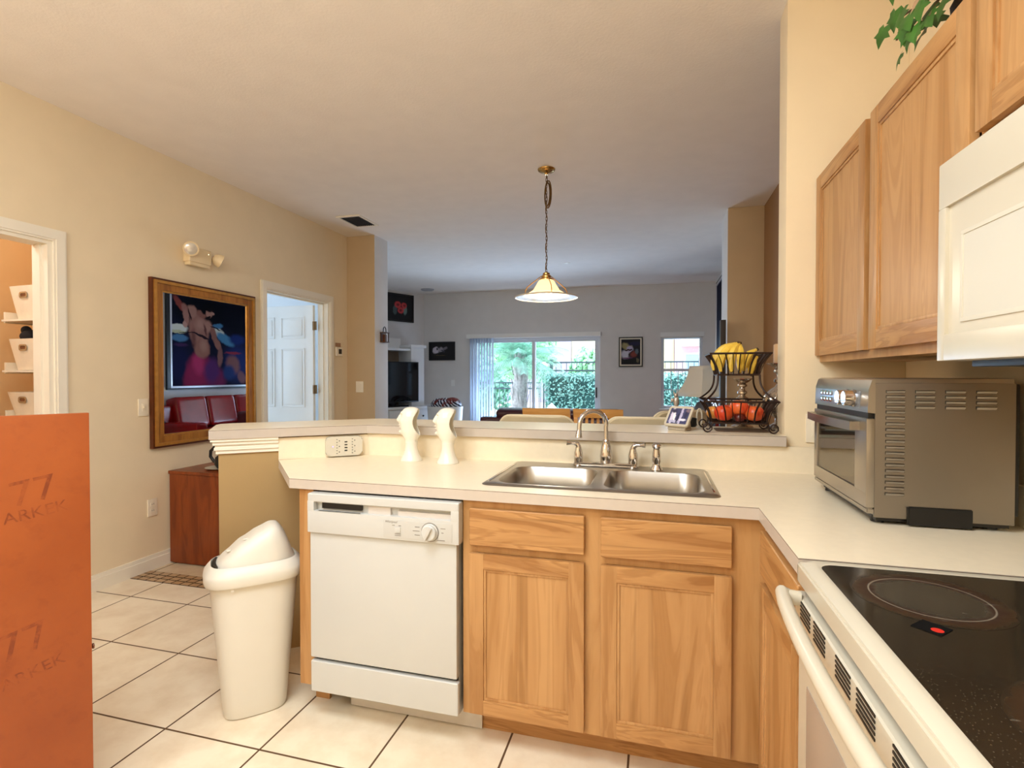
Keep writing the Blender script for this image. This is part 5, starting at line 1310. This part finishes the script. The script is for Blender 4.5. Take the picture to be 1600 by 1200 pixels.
# ---------------------------------------------------------------- dining: bar stools, chairs, sofa
M['stoolfab'] = P('beige_vinyl', (206, 190, 156), .55, var=.04)
def stool():
    C = thing('bar_stool', 'beige backed bar stool at the bar, the one left of the faucet', 'bar stool', (-.675, 3.02, 0), 0, 'bar stools behind the bar')
    m = MB()   # curved padded back, faces +y away from kitchen is the seat side
    rows = []
    for k in range(9):
        u = k / 8; 
    out = rrect(.45, .34, .075, 6)
    bm = m.bm; F = []; Bk = []
    def bend(p, d): return (p[0], -.05 + .05 * (p[0] / .225) ** 2 + d, .905 + p[1])
    n = len(out)
    for s, d, dd in ((.97, -.022, 0), (1, -.012, 1), (1, .012, 1), (.97, .022, 0)):
        F.append([bend((p[0] * s, p[1] * s), d) for p in out])
    m.grid([r + [r[0]] for r in F])
    for r in (F[0], F[-1]):
        c0 = tuple(sum(p[i] for p in r) / n for i in range(3)); c0 = (0, c0[1] - .012 if r is F[0] else c0[1] - .012, c0[2]); m.add(r + [c0], [(i, (i + 1) % n, n) for i in range(n)])
    obj('backrest', m, M['stoolfab'], C, local=True, ang=45)
    m = MB(); m.tube([bend((p[0] * 1.005, p[1] * 1.005), 0) for p in out], .0085, 8, closed=True); obj('back_piping', m, P('cream_piping', (226, 214, 186), .5), C, local=True)
    m = MB(); m.lathe([(0, .66), (.19, .66), (.205, .675), (.205, .71), (.19, .728), (0, .735)], (0, .16, 0), 28); obj('seat', m, M['stoolfab'], C, local=True)
    m = MB(); m.tube([(0, -.03, .78), (0, -.02, .70), (0, .05, .65)], .018, 8); obj('back_bracket', m, M['black'], C, local=True)
    for sx in (-1, 1):
        for sy in (-1, 1):
            m = MB(); m.cyl((sx * .12, .16 + sy * .12, .66), (sx * .19, .16 + sy * .19, 0), .014, .012, 10); obj('leg', m, M['black'], C, local=True)
    m = MB(); m.tube([(.17 * math.cos(R(a)) * 1.2, .16 + .17 * math.sin(R(a)) * 1.2, .24) for a in range(0, 360, 20)], .008, 8, closed=True); obj('foot_ring', m, M['black'], C, local=True)
    return C
st = stool()
dup(st, (-.045, 3.02, 0), 0, 'beige backed bar stool at the bar, right of the faucet arch')
dup(st, (.16, 3.66, 0), R(38), 'beige backed bar stool turned aside behind the smart display')
def chair():
    C = thing('dining_chair', 'light wood dining chair left of the two behind the bar', 'dining chair', (-.935, 4.60, 0), 0, 'light wood dining chairs')
    m = MB(); rows = []
    for (z, y0) in ((.945, -.01), (1.022, -.03)):
        rows.append([(-.215 + .43 * i / 10, y0 - .018 * math.sin(math.pi * i / 10), z) for i in range(11)])
    back = [[(x, y + .022, z) for x, y, z in r] for r in rows]
    m.grid(rows); m.grid(back); m.grid([rows[1], back[1]]); m.grid([rows[0], back[0]]); m.grid([[rows[0][0], rows[1][0]], [back[0][0], back[1][0]]]); m.grid([[rows[0][-1], rows[1][-1]], [back[0][-1], back[1][-1]]])
    obj('top_rail', m, M['lightwood'], C, local=True)
    for i in range(7):
        x = -.15 + .05 * i; m = MB(); m.prism([(x - .012, .0), (x + .012, .0), (x + .012, .014), (x - .012, .014)], .50, .955); obj('slat', m, M['lightwood'], C, local=True, ang=0)
    for s in (-1, 1):
        m = MB(); m.box(s * .195 - .018, s * .195 + .018, -.012, .020, 0, .955, .004); obj('rear_leg', m, M['lightwood'], C, local=True)
        m = MB(); m.box(s * .195 - .018, s * .195 + .018, .39, .425, 0, .44, .004); obj('front_leg', m, M['lightwood'], C, local=True)
    m = MB(); m.box(-.22, .22, .0, .44, .44, .47, .008); obj('seat', m, M['lightwood'], C, local=True)
    m = MB(); m.box(-.18, .18, .0, .02, .485, .505); obj('lower_rail', m, M['lightwood'], C, local=True)
    return C
ch = chair()
dup(ch, (-.478, 4.60, 0), R(-2), 'light wood dining chair right of the two, seen through the faucet arch')
def sofa(label, loc, rz, L, mat, hb=.84, n=3):
    C = thing('sofa', label, 'sofa', loc, rz)
    m = MB(); m.box(-L / 2, L / 2, .0, .86, .07, .30, .03, 3); obj('base', m, mat, C, local=True)
    m = MB(); m.box(-L / 2 + .02, L / 2 - .02, .0, .17, .28, hb - .05, .05, 4); obj('back_frame', m, mat, C, local=True)
    for s in (-1, 1):
        m = MB(); m.box(s * (L / 2 - .11) - .11, s * (L / 2 - .11) + .11, .02, .88, .28, .60, .07, 4); obj('armrest', m, mat, C, local=True)
    w = (L - .46) / n
    for k in range(n):
        x = -L / 2 + .23 + w * (k + .5)
        m = MB(); m.box(x - w / 2 + .004, x + w / 2 - .004, .20, .88, .30, .46, .05, 4); obj('seat_cushion', m, mat, C, local=True, ang=50)
        m = MB(); m.M = Matrix.Translation((x, .20, .46)) @ Matrix.Rotation(R(12), 4, 'X'); m.box(-w / 2 + .006, w / 2 - .006, -.10, .12, .0, hb + .07 - .46, .085, 5); obj('back_cushion', m, mat, C, local=True, ang=50)
    for sx in (-1, 1):
        for y in (.08, .78): m = MB(); m.cyl((sx * (L / 2 - .1), y, 0), (sx * (L / 2 - .1), y, .075), .025, seg=10); obj('foot', m, M['black'], C, local=True)
    return C
M['maroon'] = P('maroon_leather', (70, 12, 20), .32, var=.15, vs=5); M['redlea'] = P('red_leather', (150, 16, 16), .25, var=.12, vs=5)
sofa('dark maroon sofa with its back to the kitchen beyond the dining chairs', (-1.26, 6.80, 0), 0, 2.15, M['maroon'], .80)
sofa('red leather sofa below the figure painting, seen in the gilt mirror', (XR - .02, 7.45, 0), R(90), 2.3, M['redlea'], .90)
# lamp on an end table
C = thing('end_table', 'small dark end table carrying the grey table lamp', 'table', (.50, 5.86, 0))
m = MB(); m.lathe([(0, .62), (.21, .62), (.22, .632), (.21, .645), (0, .645)], (.50, 5.90, 0), 30); obj('tabletop', m, M['black'], C)
m = MB(); m.cyl((.50, 5.90, .62), (.50, 5.90, .03), .025, seg=12); m.lathe([(0, 0), (.16, 0), (.16, .02), (.03, .04)], (.50, 5.90, 0), 24); obj('pedestal', m, M['black'], C)
C = thing('table_lamp', 'table lamp with an oval grey base and a square cream shade', 'lamp', (.50, 5.90, .645))
lx_, ly_ = .50, 5.90
m = MB(); m.lathe([(0, .645), (.075, .645), (.08, .66), (.105, .74), (.122, .86), (.112, .96), (.07, 1.03), (.03, 1.05), (.02, 1.08), (.012, 1.09)], (lx_, ly_, 0), 28); obj('base', m, P('slate_glaze', (96, 96, 102), .35, var=.06), C)
m = MB(); m.cyl((lx_, ly_, 1.08), (lx_, ly_, 1.40), .005, seg=8); obj('stem', m, M['brass'], C)
m = MB(); q = R(35); rows = []
for i in range(7):
    f = i / 6; z = 1.095 + .32 * f; hw = .215 - .105 * f - .022 * math.sin(math.pi * f)
    pts = [(lx_ + hw * math.sqrt(2) * .98 * math.cos(q + R(45 + 90 * k)), ly_ + hw * math.sqrt(2) * .98 * math.sin(q + R(45 + 90 * k)), z) for k in range(4)]
    rows.append(pts + [pts[0]])
m.grid(rows)
t = NT('cream_shade'); t.set(Base_Color=lin((226, 214, 194)), Roughness=.8); sh = obj('shade', m, t.m, C, ang=30)
md = sh.modifiers.new('thickness', 'SOLIDIFY'); md.thickness = .004

# ---------------------------------------------------------------- TV cabinet in the angled corner
yaw_t = math.atan2(aw.y, aw.x) + math.pi
tc = corner + aw * .36 + nw * .02               # right end of the unit on the wall line
C = thing('entertainment_cabinet', 'white entertainment cabinet in the living room corner framing the television', 'cabinet', (tc.x, tc.y, 0), yaw_t)
def lbx(m, x0, x1, y0, y1, z0, z1, bev=.003): m.box(-x1, -x0, -y1, -y0, z0, z1, bev)   # x from the right end leftwards, y out from the wall
m = MB(); lbx(m, -.08, 1.36, .03, .58, .0, .755); base = obj('base', m, M['trimblue'], C, local=True)
m = MB(); lbx(m, -.12, 1.40, .03, .62, .755, .79, .006); obj('worktop', m, M['trimblue'], C, local=True)
for k in range(3):
    m = MB(); lbx(m, -.05 + k * .47, .39 + k * .47, .58, .598, .50, .735, .004); d = obj('drawer', m, M['trimblue'], C, local=True)
    m = MB(); m.ball((-.17 - k * .47, -.61, .62), .016, 10, 8); obj('knob', m, M['black'], d, local=True)
m = MB(); lbx(m, .0, .28, .06, .42, .79, 1.80); obj('side_tower', m, M['trimblue'], C, local=True)
m = MB(); lbx(m, 1.08, 1.36, .06, .42, .79, 1.80); obj('side_tower', m, M['trimblue'], C, local=True)
m = MB(); lbx(m, -.03, .31, .05, .45, 1.80, 1.85, .008); lbx(m, 1.05, 1.39, .05, .45, 1.80, 1.85, .008); obj('crown', m, M['trimblue'], C, local=True)
m = MB(); lbx(m, .281, 1.079, .05, .12, 1.78, 1.97); lbx(m, .281, 1.079, .05, .40, 1.745, 1.78); obj('bridge', m, M['trimblue'], C, local=True)
m = MB(); lbx(m, .281, 1.079, .04, .055, .79, 1.745, 0); obj('back_board', m, P('taupe_back', (150, 136, 118), .8), C, local=True, ang=0)
C2 = thing('television', 'flat black television standing on the white corner cabinet', 'television', (tc.x, tc.y, .79), yaw_t)
m = MB(); m.box(-1.20, -.16, -.47, -.43, .07, .76, .006); obj('bezel', m, M['black'], C2, local=True)
tvm = paint('black_tv_screen', (6, 6, 10), [], .02); tvm.set(Base_Color=lin((6, 7, 10)), Roughness=.05)  # plain near-black gloss, nothing painted on it
m = MB(); m.box(-1.185, -.175, -.4705, -.469, .09, .745); obj('screen', m, tvm.m, C2, local=True, ang=0)
m = MB(); m.box(-.92, -.44, -.56, -.34, .001, .02, .006); m.box(-.74, -.62, -.45, -.42, .015, .12); obj('stand', m, M['black'], C2, local=True)
# patterned cushion basket in front of the slider
C = thing('cushion_basket', 'white basket with blue black and red patterned cloths on the floor', 'basket', (-3.42, 8.25, 0))
m = MB(); rows = []
for z, r in ((0, .22), (.3, .27), (.66, .30), (.80, .31)): rows.append([(-3.42 + r * math.cos(R(a)), 8.25 + r * .8 * math.sin(R(a)), z) for a in range(0, 361, 15)])
m.grid(rows); m.add(rows[0][:-1], [list(range(24))]); obj('basket_body', m, M['trimblue'], C)
cl = paint('cloth_print', (20, 22, 30), [], .05)
t = NT('patterned_cloth'); wv = t.N('ShaderNodeTexWave'); wv.inputs['Scale'].default_value = 7; wv.inputs['Distortion'].default_value = 6; wv.inputs['Detail'].default_value = 3; t.link(t.coord(rot=(.5, .6, .3)), wv.inputs[0])
vz = t.noise(t.coord(), 6, 2); c = t.ramp(wv.outputs['Fac'], [(.35, lin((16, 16, 22))), (.5, lin((60, 84, 150))), (.62, lin((226, 228, 236)))]); c = t.mix(t.ramp(vz, [(.52, (0, 0, 0)), (.6, (1, 1, 1))]), c, lin((120, 40, 30))); t.set(Base_Color=c, Roughness=.8)
m = MB(); m.ball((-3.40, 8.25, .82), (.27, .20, .12), 18, 12); m.ball((-3.28, 8.23, .85), (.14, .16, .10), 14, 10); m.ball((-3.54, 8.27, .82), (.13, .16, .11), 14, 10); obj('patterned_cloth', m, t.m, C)

# ---------------------------------------------------------------- vertical blinds and window blind
C = thing('vertical_blind', 'white vertical blind drawn to the left side of the slider', 'blind', (-3.05, YB - .05, 0))
M['vane'] = P('pale_blue_vane', (206, 214, 232), .6, var=.03)
m = MB(); m.box(SX0 - .05, SX1 + .02, YB - .11, YB - .005, 1.99, 2.062, .004); obj('valance', m, M['trimblue'], C)
for k in range(9):
    x = -3.25 + k * .052; m = MB(); a = R(84); c, s = math.cos(a) * .042, math.sin(a) * .042
    m.prism([(x - c, YB - .055 - s), (x + c, YB - .055 + s), (x + c + .002, YB - .053 + s), (x - c + .002, YB - .053 - s)], .03, 1.99); obj('vane', m, M['vane'], C, ang=0)
C = thing('roller_blind', 'white blind cassette rolled up at the top of the window', 'blind', (.42, YB - .03, 1.96))
m = MB(); m.box(WX0 - .02, WX1 + .02, YB - .05, YB - .002, 1.955, 2.03, .006); obj('cassette', m, M['trimblue'], C); m = MB(); m.box(WX0, WX1, YB - .03, YB - .012, 1.935, 1.957, .003); obj('bottom_bar', m, M['applgrey'], C)
# ---------------------------------------------------------------- ivy on the wall cabinets
M['leaf'] = P('ivy_leaf', (50, 92, 26), .4, var=.45, vs=14); M['leafd'] = P('dry_leaf', (176, 140, 104), .7, var=.2); M['vine'] = P('vine_stem', (92, 66, 40), .7)
def ivy_leaf(mb, c, s, d, up):
    """five-lobed leaf: c base point, d direction of the tip, up normal"""
    d = Vector(d).normalized(); up = Vector(up).normalized(); r = d.cross(up).normalized(); up = r.cross(d)
    out = [(0, 0), (.28, -.16), (.52, .02), (.40, .22), (.66, .46), (.34, .52), (.24, .70), (0, 1.05), (-.24, .70), (-.34, .52), (-.66, .46), (-.40, .22), (-.52, .02), (-.28, -.16)]
    c = Vector(c); v = [c + (d * y + r * x + up * (-.18 * abs(x) + .12 * math.sin(y * 3))) * s for x, y in out]
    ctr = c + (d * .35 + up * .06) * s; n = len(v)
    mb.add(v + [ctr], [(i, (i + 1) % n, n) for i in range(n)])
C = thing('ivy_plant', 'trailing artificial ivy plant on top of the oak wall cabinet', 'plant', (.80, 1.50, 2.109))
m = MB(); m.lathe([(0, 0), (.08, 0), (.11, .09), (.115, .10), (.10, .10), (.07, .02), (0, .02)], (.80, 1.50, 2.109), 20); obj('pot', m, P('dark_wicker', (58, 40, 24), .8, var=.3, vs=60), C)
rnd = random.Random(3)
vines = []
for (pts) in ([(.80, 1.5, 2.20), (.72, 1.60, 2.30), (.65, 1.64, 2.28), (.605, 1.675, 2.265)], [(.80, 1.5, 2.20), (.70, 1.55, 2.33), (.63, 1.57, 2.37), (.60, 1.60, 2.345)],
              [(.80, 1.5, 2.20), (.68, 1.54, 2.27), (.625, 1.57, 2.24), (.60, 1.59, 2.18)], [(.80, 1.5, 2.2), (.74, 1.42, 2.32), (.66, 1.38, 2.33), (.60, 1.36, 2.25)], [(.8, 1.5, 2.2), (.70, 1.47, 2.24), (.64, 1.46, 2.20), (.615, 1.455, 2.15)]):
    m = MB(); m.tube(pts, .003, 6); obj('vine', m, M['vine'], C)
spots = [((.600, 1.668, 2.262), .050, (-.1, .5, -.9)), ((.600, 1.600, 2.262), .050, (.1, .4, -.9)), ((.602, 1.575, 2.240), .05, (0, -.2, -.9)), ((.610, 1.56, 2.20), .05, (0, .2, -1)), ((.600, 1.530, 2.205), .05, (0, -.3, -1)),
         ((.604, 1.575, 2.135), .038, (0, .6, -.7)), ((.608, 1.535, 2.160), .042, (0, .4, -1)), ((.60, 1.60, 2.345), .06, (0, .25, -1)), ((.61, 1.50, 2.23), .05, (0, -.5, -.8)), ((.604, 1.47, 2.20), .05, (0, .1, -1)),
         ((.61, 1.43, 2.22), .055, (0, -.2, -1)), ((.605, 1.38, 2.24), .055, (0, .3, -1)), ((.60, 1.34, 2.22), .055, (0, -.2, -1)), ((.61, 1.46, 2.26), .055, (0, .4, -.8)), ((.64, 1.50, 2.29), .05, (-.4, .3, -.6)), ((.66, 1.56, 2.31), .05, (-.4, .5, -.4)), ((.66, 1.42, 2.28), .05, (-.5, -.3, -.6)), ((.67, 1.48, 2.20), .05, (-.7, 0, -.4)), ((.68, 1.54, 2.20), .05, (-.6, .4, -.3)),
         ((.606, 1.515, 2.165), .045, (0, -.2, -1)), ((.607, 1.49, 2.15), .045, (0, .3, -1)), ((.612, 1.55, 2.185), .045, (-.1, .7, -.6)), ((.615, 1.46, 2.16), .045, (0, -.4, -.9)), ((.62, 1.58, 2.215), .045, (-.2, .8, -.4)), ((.63, 1.47, 2.19), .055, (-.3, 0, -.9)), ((.63, 1.41, 2.17), .055, (-.2, .2, -.9)), ((.64, 1.53, 2.17), .055, (-.3, .2, -.8)), ((.63, 1.36, 2.17), .055, (-.2, -.2, -.9))]
for i, (c, s, d) in enumerate(spots):
    m = MB(); ivy_leaf(m, c, s, d, (-1, rnd.uniform(-.4, .4) - .3, rnd.uniform(-.1, .5))); obj('leaf', m, M['leafd'] if i in (8, 14) else M['leaf'], C, ang=25)

# ---------------------------------------------------------------- outside
M['paving'] = P('pale_paving', (226, 206, 196), .8, var=.08, vs=3)
m = MB(); m.box(-14, 10, YB + .16, 34, -.25, -.12); struct(obj('ground', m, M['paving'], ang=0))
m = MB(); m.box(-9.5, -2.6, 15.6, 18.5, -.12, -.10); o = obj('pool_water', m, P('pool_water', (120, 196, 224), .05, var=.05), ang=0); tag(o, 'strip of pale blue pool water beyond the fence', 'pool')
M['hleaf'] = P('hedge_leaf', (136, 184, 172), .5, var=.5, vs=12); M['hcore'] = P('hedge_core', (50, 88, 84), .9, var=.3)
def scatter_leaves(m, n, fn, s0, s1, rn):
    for _ in range(n):
        c, nrm = fn(rn); nrm = (Vector(nrm) + Vector((rn.uniform(-1, 1), rn.uniform(-1, 1), rn.uniform(-1, 1))) * .9).normalized()
        a = nrm.orthogonal().normalized(); a.rotate(Matrix.Rotation(rn.uniform(0, 6.28), 3, nrm)); b = nrm.cross(a); s = rn.uniform(s0, s1); c = Vector(c)
        m.add([c - a * s * .5, c + b * s * .28, c + a * s * .6, c - b * s * .28], [(0, 1, 2, 3)])
C = thing('hedge', 'clipped leafy green hedge outside the right half of the slider', 'hedge', (-.2, 11.1, -.12))
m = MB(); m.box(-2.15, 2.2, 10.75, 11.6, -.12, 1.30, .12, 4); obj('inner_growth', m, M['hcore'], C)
rn = random.Random(5)
def hf(r):
    k = r.random()
    if k < .62: return ((r.uniform(-2.2, 2.2), 10.72 + r.uniform(-.03, .08), r.uniform(-.1, 1.3)), (0, -1, .2))
    if k < .85: return ((r.uniform(-2.2, 2.2), r.uniform(10.72, 11.6), 1.31 + r.uniform(-.05, .07)), (0, -.2, 1))
    return ((-2.17 + r.uniform(-.05, .05), r.uniform(10.7, 11.6), r.uniform(-.1, 1.3)), (-1, 0, .2))
m = MB(); scatter_leaves(m, 9500, hf, .04, .085, rn); obj('foliage', m, M['hleaf'], C, ang=0, weld=False)
# palm
C = thing('palm_tree', 'shaggy palm tree with pale grey trunk outside the left half of the slider', 'palm tree', (-2.97, 11.6, -.12))
M['trunk'] = P('palm_trunk', (176, 168, 170), .9, var=.25, vs=18); M['frond'] = P('palm_frond', (150, 196, 176), .6, var=.35, vs=8)
m = MB(); m.tube([(-2.97 + .03 * math.sin(i), 11.6, -.12 + 1.95 * i / 10) for i in range(11)], [.19 - .004 * i for i in range(11)], 14); tk = obj('trunk', m, M['trunk'], C)
m = MB()
for i in range(80):
    a = rn.uniform(0, 6.28); z = rn.uniform(-.05, 1.65); r0 = .16; 
    p = Vector((-2.97 + r0 * math.cos(a), 11.6 + r0 * math.sin(a), z)); q = p + Vector((math.cos(a) * .08, math.sin(a) * .08, .34)); t_ = Vector((-math.sin(a), math.cos(a), 0))
    m.add([p - t_ * .035, p + t_ * .035, q + t_ * .012, q - t_ * .012], [(0, 1, 2, 3)])
obj('leaf_bases', m, M['trunk'], C, ang=0, weld=False)
for f in range(46):
    a = f * 2.399; el = rn.uniform(-.25, 1.25); L = rn.uniform(1.0, 1.5); m = MB(); d = Vector((math.cos(a) * math.cos(el), math.sin(a) * math.cos(el), math.sin(el)))
    p = Vector((-2.97, 11.6, 1.62 + rn.uniform(-.15, .3))); pts = []
    for i in range(10): pts.append(p.copy()); p = p + d * (L / 9); d = (d + Vector((0, 0, -.13))).normalized()
    m.tube(pts, [.012 - .001 * i for i in range(10)], 4, caps=False)
    for i in range(1, 10):
        for k in range(3):
            b = pts[i - 1].lerp(pts[i], k / 3); t_ = (pts[i] - pts[i - 1]).normalized(); sd = t_.cross(Vector((0, 0, 1))).normalized()
            for s in (-1, 1):
                ll = .34 * math.sin(math.pi * min(1, (i + k / 3) / 10.5)) + .06; e = b + (sd * s + t_ * .7 + Vector((0, 0, -.45))).normalized() * ll
                m.add([b - t_ * .012, b + t_ * .014, e], [(0, 1, 2)])
    obj('frond', m, M['frond'], C, ang=0, weld=False)
# fences
M['fence'] = P('dark_fence_metal', (70, 84, 92), .5, .3)
def fence(label, x0, x1, y, z0, z1, rails, gap=.115, post=1.8):
    C = thing('metal_fence', label, 'fence', ((x0 + x1) / 2, y, z0))
    for z in rails: m = MB(); m.box(x0, x1, y - .015, y + .015, z - .018, z + .018); obj('rail', m, M['fence'], C, ang=0)
    m = MB(); x = x0
    while x < x1: m.box(x - .007, x + .007, y - .007, y + .007, z0 + .02, z1); x += gap
    obj('pickets', m, M['fence'], C, ang=0)
    x = x0 + .4
    while x < x1: m = MB(); m.box(x - .035, x + .035, y - .035, y + .035, z0, z1 + .06); obj('post', m, M['fence'], C, ang=0); x += post
fence('dark metal picket fence rising behind the hedge', -2.9, 3.0, 12.9, -.12, 1.66, (1.64, 1.44, .1), .13, 1.75)
fence('dark metal picket fence low behind the palm tree', -6.4, -2.9, 13.4, -.12, 1.15, (1.13, .98, .22), .12, 1.7)
C = thing('garden_lamp_post', 'thin garden lamp post with a white globe behind the hedge edge', 'lamp post', (-2.62, 12.55, -.12))
m = MB(); m.cyl((-2.62, 12.55, -.12), (-2.62, 12.55, 1.46), .02, seg=8); obj('post', m, M['fence'], C); m = MB(); m.ball((-2.62, 12.55, 1.55), .10, 16, 10); obj('globe', m, M['trimblue'], C)
C = thing('capped_post', 'short white post with a pyramid cap in front of the hedge', 'post', (-1.99, 10.3, -.12))
m = MB(); m.box(-2.06, -1.92, 10.23, 10.37, -.12, .66, .006); obj('shaft', m, M['trimblue'], C); m = MB(); m.add([(-2.09, 10.2, .66), (-1.89, 10.2, .66), (-1.89, 10.4, .66), (-2.09, 10.4, .66), (-1.99, 10.3, .78)], [(0, 1, 2, 3), (0, 1, 4), (1, 2, 4), (2, 3, 4), (3, 0, 4)]); obj('cap', m, M['trimblue'], C, ang=0)
# trees and houses beyond
def tree(label, x, y, z, rx, rz, n, mat, seed):
    C = thing('tree', label, 'tree', (x, y, -.12), 0, 'trees beyond the fence')
    m = MB(); m.tube([(x, y, -.12), (x + .05, y, z * .5), (x, y, z)], [.14, .12, .06], 8); obj('trunk', m, M['trunk'], C)
    r = random.Random(seed)
    def fn(q):
        th, ph = q.uniform(0, 6.28), math.acos(q.uniform(-.8, 1)); k = q.uniform(.75, 1.05) * (1 + .18 * math.sin(3 * th + seed) * math.sin(2 * ph)); nn_ = Vector((math.sin(ph) * math.cos(th), math.sin(ph) * math.sin(th), math.cos(ph)))
        return ((x + rx * k * nn_.x, y + rx * k * nn_.y, z + rz * k * nn_.z), nn_)
    m = MB(); m.ball((x, y, z), (rx * .78, rx * .78, rz * .78), 16, 10); obj('inner_growth', m, M['hcore2'], C)
    m = MB(); scatter_leaves(m, n, fn, .12, .30, r); obj('foliage', m, mat, C, ang=0, weld=False)
M['hcore2'] = P('pale_green_core', (140, 190, 150), .9, var=.3); M['tl1'] = P('pale_leaf', (166, 214, 168), .6, var=.3, vs=6); M['tl2'] = P('grey_green_leaf', (140, 190, 170), .6, var=.35, vs=6)
tree('round pale green tree in front of the cream house', -2.05, 17.5, 1.62, .68, .62, 1300, M['tl1'], 1)
tree('tall pale tree behind the palm fronds, left one', -7.6, 19.0, 2.6, 1.6, 2.0, 2200, M['tl2'], 2)
tree('tall pale tree behind the palm fronds, right one', -5.7, 22.5, 2.6, 1.5, 1.9, 2000, M['tl1'], 3)
tree('low bushy tree by the pool behind the palm trunk', -5.0, 15.0, .9, .8, .9, 1200, M['tl2'], 4)
M['cream'] = P('cream_stucco', (222, 208, 166), .9, var=.03); M['pink'] = P('pink_stucco', (204, 162, 170), .9, var=.03); M['mauve'] = P('lilac_stucco', (186, 172, 200), .9, var=.03); M['shut'] = P('blue_grey_glazing', (150, 180, 206), .3, var=.05)
def house(label, x0, x1, y, h, mat, wins, balc=None):
    C = thing('house', label, 'house', ((x0 + x1) / 2, y, -.12))
    m = MB(); m.box(x0, x1, y, y + 4, -.12, h); obj('wall', m, mat, C, ang=0)
    for (a, b, c, d) in wins:
        m = MB(); 
        for (p0, p1, q0, q1) in ((a, a + .06, c, d), (b - .06, b, c, d), (a, b, c, c + .06), (a, b, d - .06, d)): m.box(p0, p1, y - .05, y - .001, q0, q1)
        w = obj('window', m, M['trimblue'], C, ang=0); m = MB(); m.box(a + .06, b - .06, y - .02, y - .001, c + .06, d - .06); obj('pane', m, M['shut'], w, ang=0)
    if balc:
        a, b, z = balc
        m = MB(); m.box(a, b, y - 1.0, y, z - .14, z); bl = obj('balcony', m, M['trimblue'], C, ang=0); m = MB(); m.box(a, b, y - 1.0, y - .94, z + .92, z + .98); m.box(a, b, y - 1.0, y - .94, z + .08, z + .13); x = a
        while x < b: m.box(x - .015, x + .015, y - .985, y - .955, z, z + .95); x += .14
        obj('railing', m, M['trimblue'], bl, ang=0)
house('cream stucco house beyond the fence', -4.0, .84, 26, 6.0, M['cream'], [(-2.2, -1.2, 3.6, 5.0), (-.9, 0, .8, 2.0)])
house('pink stucco house with a white balcony seen in the side window', 0.86, 6.0, 25, 6.2, M['pink'], [(1.25, 2.05, 1.25, 2.35), (1.25, 2.05, 2.9, 4.4)], (1.12, 4.0, 2.78))
house('lilac stucco house behind the trees', -9.5, -4.35, 28, 6.0, M['mauve'], [(-6.6, -5.6, 3.2, 4.4), (-8.6, -7.6, 2, 3.4)])
